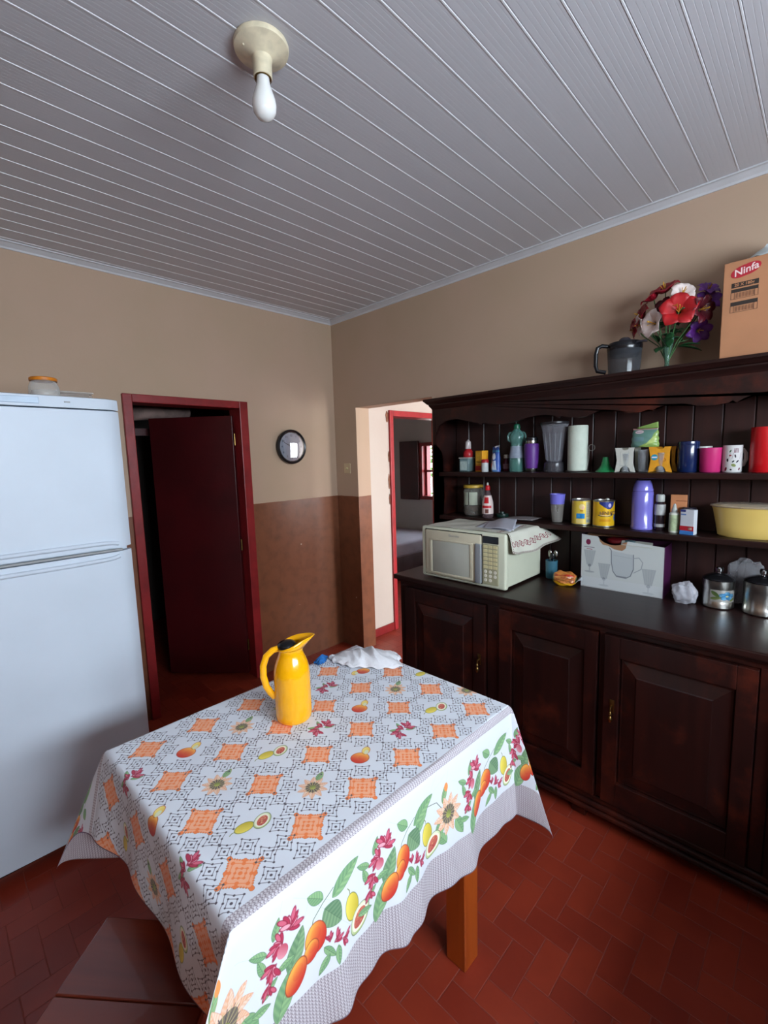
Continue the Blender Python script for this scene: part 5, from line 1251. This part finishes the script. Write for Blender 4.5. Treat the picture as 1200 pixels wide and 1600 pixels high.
# flower vase with artificial lilies
t = thing('flower_vase', 'slim green glass vase of artificial red, white and purple lilies', 'vase', (-.155, -2.425, ZH), 0)
m_gg = glass_mat('green_vase_glass', (110, 150, 130), .35, .06)
bm = B(); lathe(bm, [(0, 0), (.032, 0), (.033, .004), (.010, .016), (.008, .03), (.012, .06), (.020, .10), (.024, .135)], 28, cap=False); obj('vase_glass', bm, m_gg, t, True)
m_grn = mat('leaf_green', (34, 84, 44), .45, noise=.4, nscale=30); m_stem = mat('stem_green', (64, 104, 56), .5, noise=.2)
def petal_flower(c, direc, R, col, n=6, up=.45, wide=.42, name='flower', curl=.25):
    """trumpet lily: n pointed petals around a throat pointing along direc, plus stamens"""
    d = Vector(direc).normalized(); q = d.to_track_quat('Z', 'Y').to_matrix().to_4x4(); M = Matrix.Translation(c) @ q
    bm = B()
    for k in range(n):
        Rz = Matrix.Rotation(2*PI*k/n+.3, 4, 'Z')
        def fn(a, b_, k=k):
            r = R*(.10+.90*a); w = R*wide*math.sin(PI*min(1, .12+a*.88))**.8; z = R*up*(1-(1-a)**2)-R*curl*max(0, a-.55)**2*4
            v = (b_-.5)*2; return M @ Rz @ Vector((r, v*w, z+abs(v)*R*.06*(1+.4*math.sin(9*a+k))))
        grid(bm, 7, 4, fn)
    f = thick(obj(name, bm, col, t, True), .0008)
    bm = B(); tube(bm, [tuple(M @ Vector((0, 0, 0))), tuple(M @ Vector((.004, .002, R*.75)))], .0022, 6)
    for k in range(3):
        a = 2*PI*k/3; tube(bm, [tuple(M @ Vector((0, 0, .002))), tuple(M @ Vector((R*.18*math.cos(a), R*.18*math.sin(a), R*.6)))], .0013, 5)
    obj('stamens', bm, mat('stamen_ochre', (200, 150, 50), .6), f)
    return f
PR = [mat('petal_crimson', (150, 16, 36), .5, noise=.25, nscale=25), mat('petal_scarlet', (172, 20, 26), .5, noise=.15, nscale=25), mat('petal_white', (222, 206, 200), .55, noise=.06), mat('petal_purple', (112, 48, 150), .5, noise=.25, nscale=25), mat('petal_dark', (88, 12, 28), .5, noise=.2), mat('petal_orange', (206, 110, 40), .5, noise=.2)]
FL = [((.0, .095, .235), (-.6, .8, .5), .066, 0), ((-.02, .012, .318), (-.5, .2, .9), .060, 0), ((-.015, .055, .30), (-.3, .5, 1.0), .052, 0), ((-.035, -.050, .290), (-.8, -.5, .6), .050, 2), ((-.06, .035, .190), (-.9, .6, .1), .060, 2), ((-.03, .090, .205), (-.5, .9, -.2), .046, 2),
      ((-.07, -.05, .215), (-1, -.2, .25), .074, 1), ((-.05, -.02, .245), (-.6, .1, .8), .045, 5), ((-.04, -.115, .215), (-.6, -.9, -.1), .058, 4), ((-.02, .01, .250), (-.8, .2, .3), .050, 4), ((.03, -.128, .255), (-.8, -.3, .3), .052, 3), ((.03, -.10, .150), (-.6, -.4, -.2), .052, 3), ((.02, .128, .20), (-.3, .9, -.1), .040, 0), ((.04, -.125, .300), (-.4, -.3, .5), .045, 3)]
for c, d, R, ci in FL: petal_flower(c, d, R, PR[ci], 5 if ci in (0, 1) else 6, wide=.5 if ci in (0, 1, 2) else .36)
bm = B()
for c, d, R, ci in FL: tube(bm, [(0, 0, .03), (c[0]*.3, c[1]*.3, .11), (c[0]*.8, c[1]*.75, c[2]*.8), c], .0022, 5)
obj('stems', bm, m_stem, t)
rr_ = random.Random(5)
for q in range(30):
    a = rr_.uniform(0, 2*PI); rad = rr_.uniform(.02, .06); z0 = rr_.uniform(.085, .22); L_ = rr_.uniform(.05, .085); el = rr_.uniform(-.2, 1.0)
    base = Vector((rad*.5*math.cos(a)-.015, rad*.8*math.sin(a), z0)); d = Vector((math.cos(a)*math.cos(el), math.sin(a)*math.cos(el), math.sin(el))); sd = d.cross(Vector((0, 0, 1))).normalized()
    bm = B(); grid(bm, 8, 4, lambda u, v: base+d*L_*u+sd*(v-.5)*L_*.55*math.sin(PI*min(1, .08+.92*u))+Vector((0, 0, -.02*u*u+.006*abs(v-.5)))); thick(obj('leaf', bm, m_grn, t, True), .0007)

# cardboard carton "Ninfa"
m_card = mat('corrugated_card', (176, 122, 86), .8, noise=.08, nscale=5)
t = thing('cardboard_box', 'brown cardboard carton with a red oval logo on top of the hutch', 'box', (-.245, -2.622, ZH+.0005), 0)
bm = B(); box(bm, 0, .235, -.30, 0, 0, .350, .002); obj('body', bm, m_card, t)
m_lr = mat('logo_red', (176, 34, 48), .6, noise=.06, nscale=30); m_ink = mat('box_ink', (44, 34, 28), .7)
bm = B(); pts = []
for k in range(40):
    a = 2*PI*k/40; r = 1+.16*math.cos(2*a)**2; pts.append((-.066+.044*math.cos(a)*(1-.0*r), .312+.020*math.sin(a)*(1+.18*abs(math.cos(a)))-.010*0+.010*math.cos(a)*-1*.9))
prism(bm, [(y_, z_) for y_, z_ in pts], 'x', -.0008, .0); obj('logo_oval', bm, m_lr, t)
text('lettering', 'Ninfa', .034, face_mx(-.0012, -.066, .312, .22), mat('logo_white', (226, 200, 196), .6), t, .0003, .0006, shear=.2)
for z0, z1 in ((.255, .272), (.238, .250), (.190, .204)):
    bm = B(); box(bm, -.0008, 0, -.106, -.026, z0, z1); obj('ink_bar', bm, m_ink, t)
text('lettering', '20 X 180g', .014, face_mx(-.0012, -.064, .2635), m_card, t, .0003, .0003)
for zt in (.238, .190):
    bm = B()
    box(bm, -.0008, 0, -.106, -.026, zt-.024, zt-.0225)
    for yy in (-.106, -.096, -.036, -.026): box(bm, -.0008, 0, yy-.0008, yy+.0008, zt-.024, zt)
    for k in range(18): box(bm, -.0008, 0, -.094+k*.0032, -.0925+k*.0032-.0006*(k % 3), zt-.020, zt-.003)
    obj('ink_table', bm, mat('box_ink_faded', (110, 78, 60), .8), t)
t = thing('shopping_bag', 'white plastic carrier bag with cord handles on the cardboard carton', 'bag', (-.12, -2.77, ZH+.351))
bm = B(); grid(bm, 40, 16, crumple((0, 0, 0), .10, .115, .055, 6, 0)); bmesh.ops.remove_doubles(bm, verts=bm.verts, dist=.0002); thick(obj('body', bm, mat('pale_film', (196, 206, 206), .4, noise=.06), t, True), .001, 1)
m_cord = mat('cream_cord', (222, 208, 186), .6)
for dx in (-.045, .02):
    bm = B(); tube(bm, [(dx, .05-.12*u, .0+.085*math.sin(PI*u)**.6) for u in np.linspace(0, 1, 15)], .0028, 8); obj('cord_handle', bm, m_cord, t, True)

# ================================================================== seen through the doorways
bd = thing('bed', 'low bed with pale grey sheet in the room beyond the hall', 'bed', (2.0, 1.2, 0))
m_sheet = mat('grey_sheet', (172, 168, 180), .85, noise=.08, nscale=4, bump=.2, bscale=8); m_cover = mat('dark_cover', (96, 84, 88), .9, noise=.15, nscale=6, bump=.3, bscale=8)
bm = B(); box(bm, -.60, .72, -.30, .75, .22, .50, .04, seg=4); obj('mattress', bm, m_sheet, bd, True)
bm = B(); box(bm, -.625, .74, -.325, .70, .06, .34, .02, seg=3); obj('valance', bm, m_cover, bd, True)
for x in (-.58, .70):
    for y in (-.28, .66): bm = B(); box(bm, x-.02, x+.02, y-.02, y+.02, 0, .07); obj('leg', bm, m_black, bd)
ch = thing('chair', 'dark metal-framed chair beyond the bed, behind the red door frame', 'chair', (2.45, 2.12, 0))
m_ch = mat('dark_metal', (50, 48, 50), .4, .6)
bm = B(); tube(bm, [(-.22, 0, .45), (-.23, 0, .80), (-.19, 0, .86), (.0, 0, .86), (.12, 0, .85), (.15, 0, .80), (.14, 0, .45)], .011, 8); obj('backrest', bm, m_ch, ch, True)
bm = B(); box(bm, -.23, .16, -.02, .34, .43, .46, .01); obj('seat', bm, m_ch, ch)
for x in (-.21, .14):
    for y in (0, .32): bm = B(); tube(bm, [(x, y, 0), (x, y, .45)], .011, 8); obj('leg', bm, m_ch, ch)
# storeroom: rolled mattress on a high board
bo = tag(B(), None) if 0 else B()
tube(bo, [(-1.62, .62, 1.925), (-1.3, .62, 1.965), (-.95, .62, 1.995)], .055, 14, rf=lambda q: (.050+.006*math.sin(q*14), .055))
tag(obj('rolled_blanket', bo, mat('dusty_cloth', (150, 124, 116), .9, noise=.25, nscale=12), smooth=True), 'dusty rolled cloth on a high beam inside the dark room', 'blanket')
bm = B(); box(bm, -2.4, 0.0, .58, .68, 1.80, 1.85); tag(obj('storage_beam', bm, m_dkred), 'dark beam near the ceiling of the unlit room behind the red door', 'beam')
# greenery outside the bedroom window
tr = thing('garden_shrub', 'green leafy shrub outside the bedroom window', 'shrub', (5.2, 2.7, 0))
bm = B(); tube(bm, [(0, 0, 0), (.02, .02, 1.0)], .04, 8); obj('trunk', bm, mat('bark', (90, 70, 52), .9, noise=.3), tr)
bm = B(); rr_ = random.Random(2)
for q in range(420):
    p = Vector((rr_.gauss(0, .35), rr_.gauss(0, .45), 1.55+rr_.gauss(0, .33))); s_ = rr_.uniform(.05, .1); u = Vector((rr_.gauss(0, 1), rr_.gauss(0, 1), rr_.gauss(0, 1))).normalized(); v = u.cross(Vector((.3, .5, .8))).normalized()
    bm.faces.new([bm.verts.new(p+u*s_*a+v*s_*b_*.6) for a, b_ in ((-1, 0), (0, -1), (1, 0), (0, 1))])
obj('foliage', bm, mat('foliage_green', (84, 140, 70), .6, noise=.4, nscale=4), tr)
bm = B(); box(bm, 2.95, 9, -6, 8, -.1, 0); struct('floor', bm, mat('pale_yard', (196, 190, 170), .9, noise=.1))

# ================================================================== camera, light
cam = bpy.data.cameras.new('camera'); co = bpy.data.objects.new('camera', cam); COL.objects.link(co); sc.camera = co
f_px, yaw, pit, rol = 710.93, .7949, -.1208, -.0289
fw = Vector((math.sin(yaw)*math.cos(pit), math.cos(yaw)*math.cos(pit), math.sin(pit))); r_ = Vector((math.cos(yaw), -math.sin(yaw), 0)); u_ = r_.cross(fw)
r2 = r_*math.cos(rol)+u_*math.sin(rol); u2 = -r_*math.sin(rol)+u_*math.cos(rol)
co.matrix_world = Matrix((( r2.x, u2.x, -fw.x, -2.4603), (r2.y, u2.y, -fw.y, -2.9559), (r2.z, u2.z, -fw.z, 1.6004), (0, 0, 0, 1)))
cam.sensor_fit = 'HORIZONTAL'; cam.sensor_width = 36; cam.lens = 36*f_px/1200; cam.clip_start = .02
def area(name, loc, rot, sx, sy, power, col, spread=PI):
    l = bpy.data.lights.new(name, 'AREA'); l.shape = 'RECTANGLE'; l.size = sx; l.size_y = sy; l.energy = power; l.color = col; l.spread = spread
    o = bpy.data.objects.new(name, l); COL.objects.link(o); o.location = loc; o.rotation_euler = rot; return o
SKY = (.76, .89, 1.0)
area('daylight_front_window', ((WX0+WX1)/2, -4.44, (WZ0+WZ1)/2), (PI/2, 0, 0), WX1-WX0, WZ1-WZ0, 100, SKY)
area('daylight_hall_door', ((GX0+GX1)/2, -3.70, 1.05), (PI/2, 0, 0), GX1-GX0, 2.1, 68, (1, .985, .96))
area('daylight_hall_window', (2.05, -3.72, 1.55), (PI/2, 0, 0), 1.2, 1.1, 34, (1, .98, .95))
w = bpy.data.worlds.new('sky'); sc.world = w; w.use_nodes = True
wb = w.node_tree.nodes['Background']; wb.inputs[0].default_value = (.80, .90, 1.0, 1); wb.inputs[1].default_value = 12
sc.view_settings.view_transform = 'Standard'; sc.view_settings.look = 'None'; sc.view_settings.gamma = 1; sc.view_settings.exposure = 0; sc.view_settings.use_curve_mapping = False
sc.cycles.max_bounces = 8; sc.cycles.diffuse_bounces = 5; sc.cycles.transparent_max_bounces = 12; sc.cycles.use_denoising = True
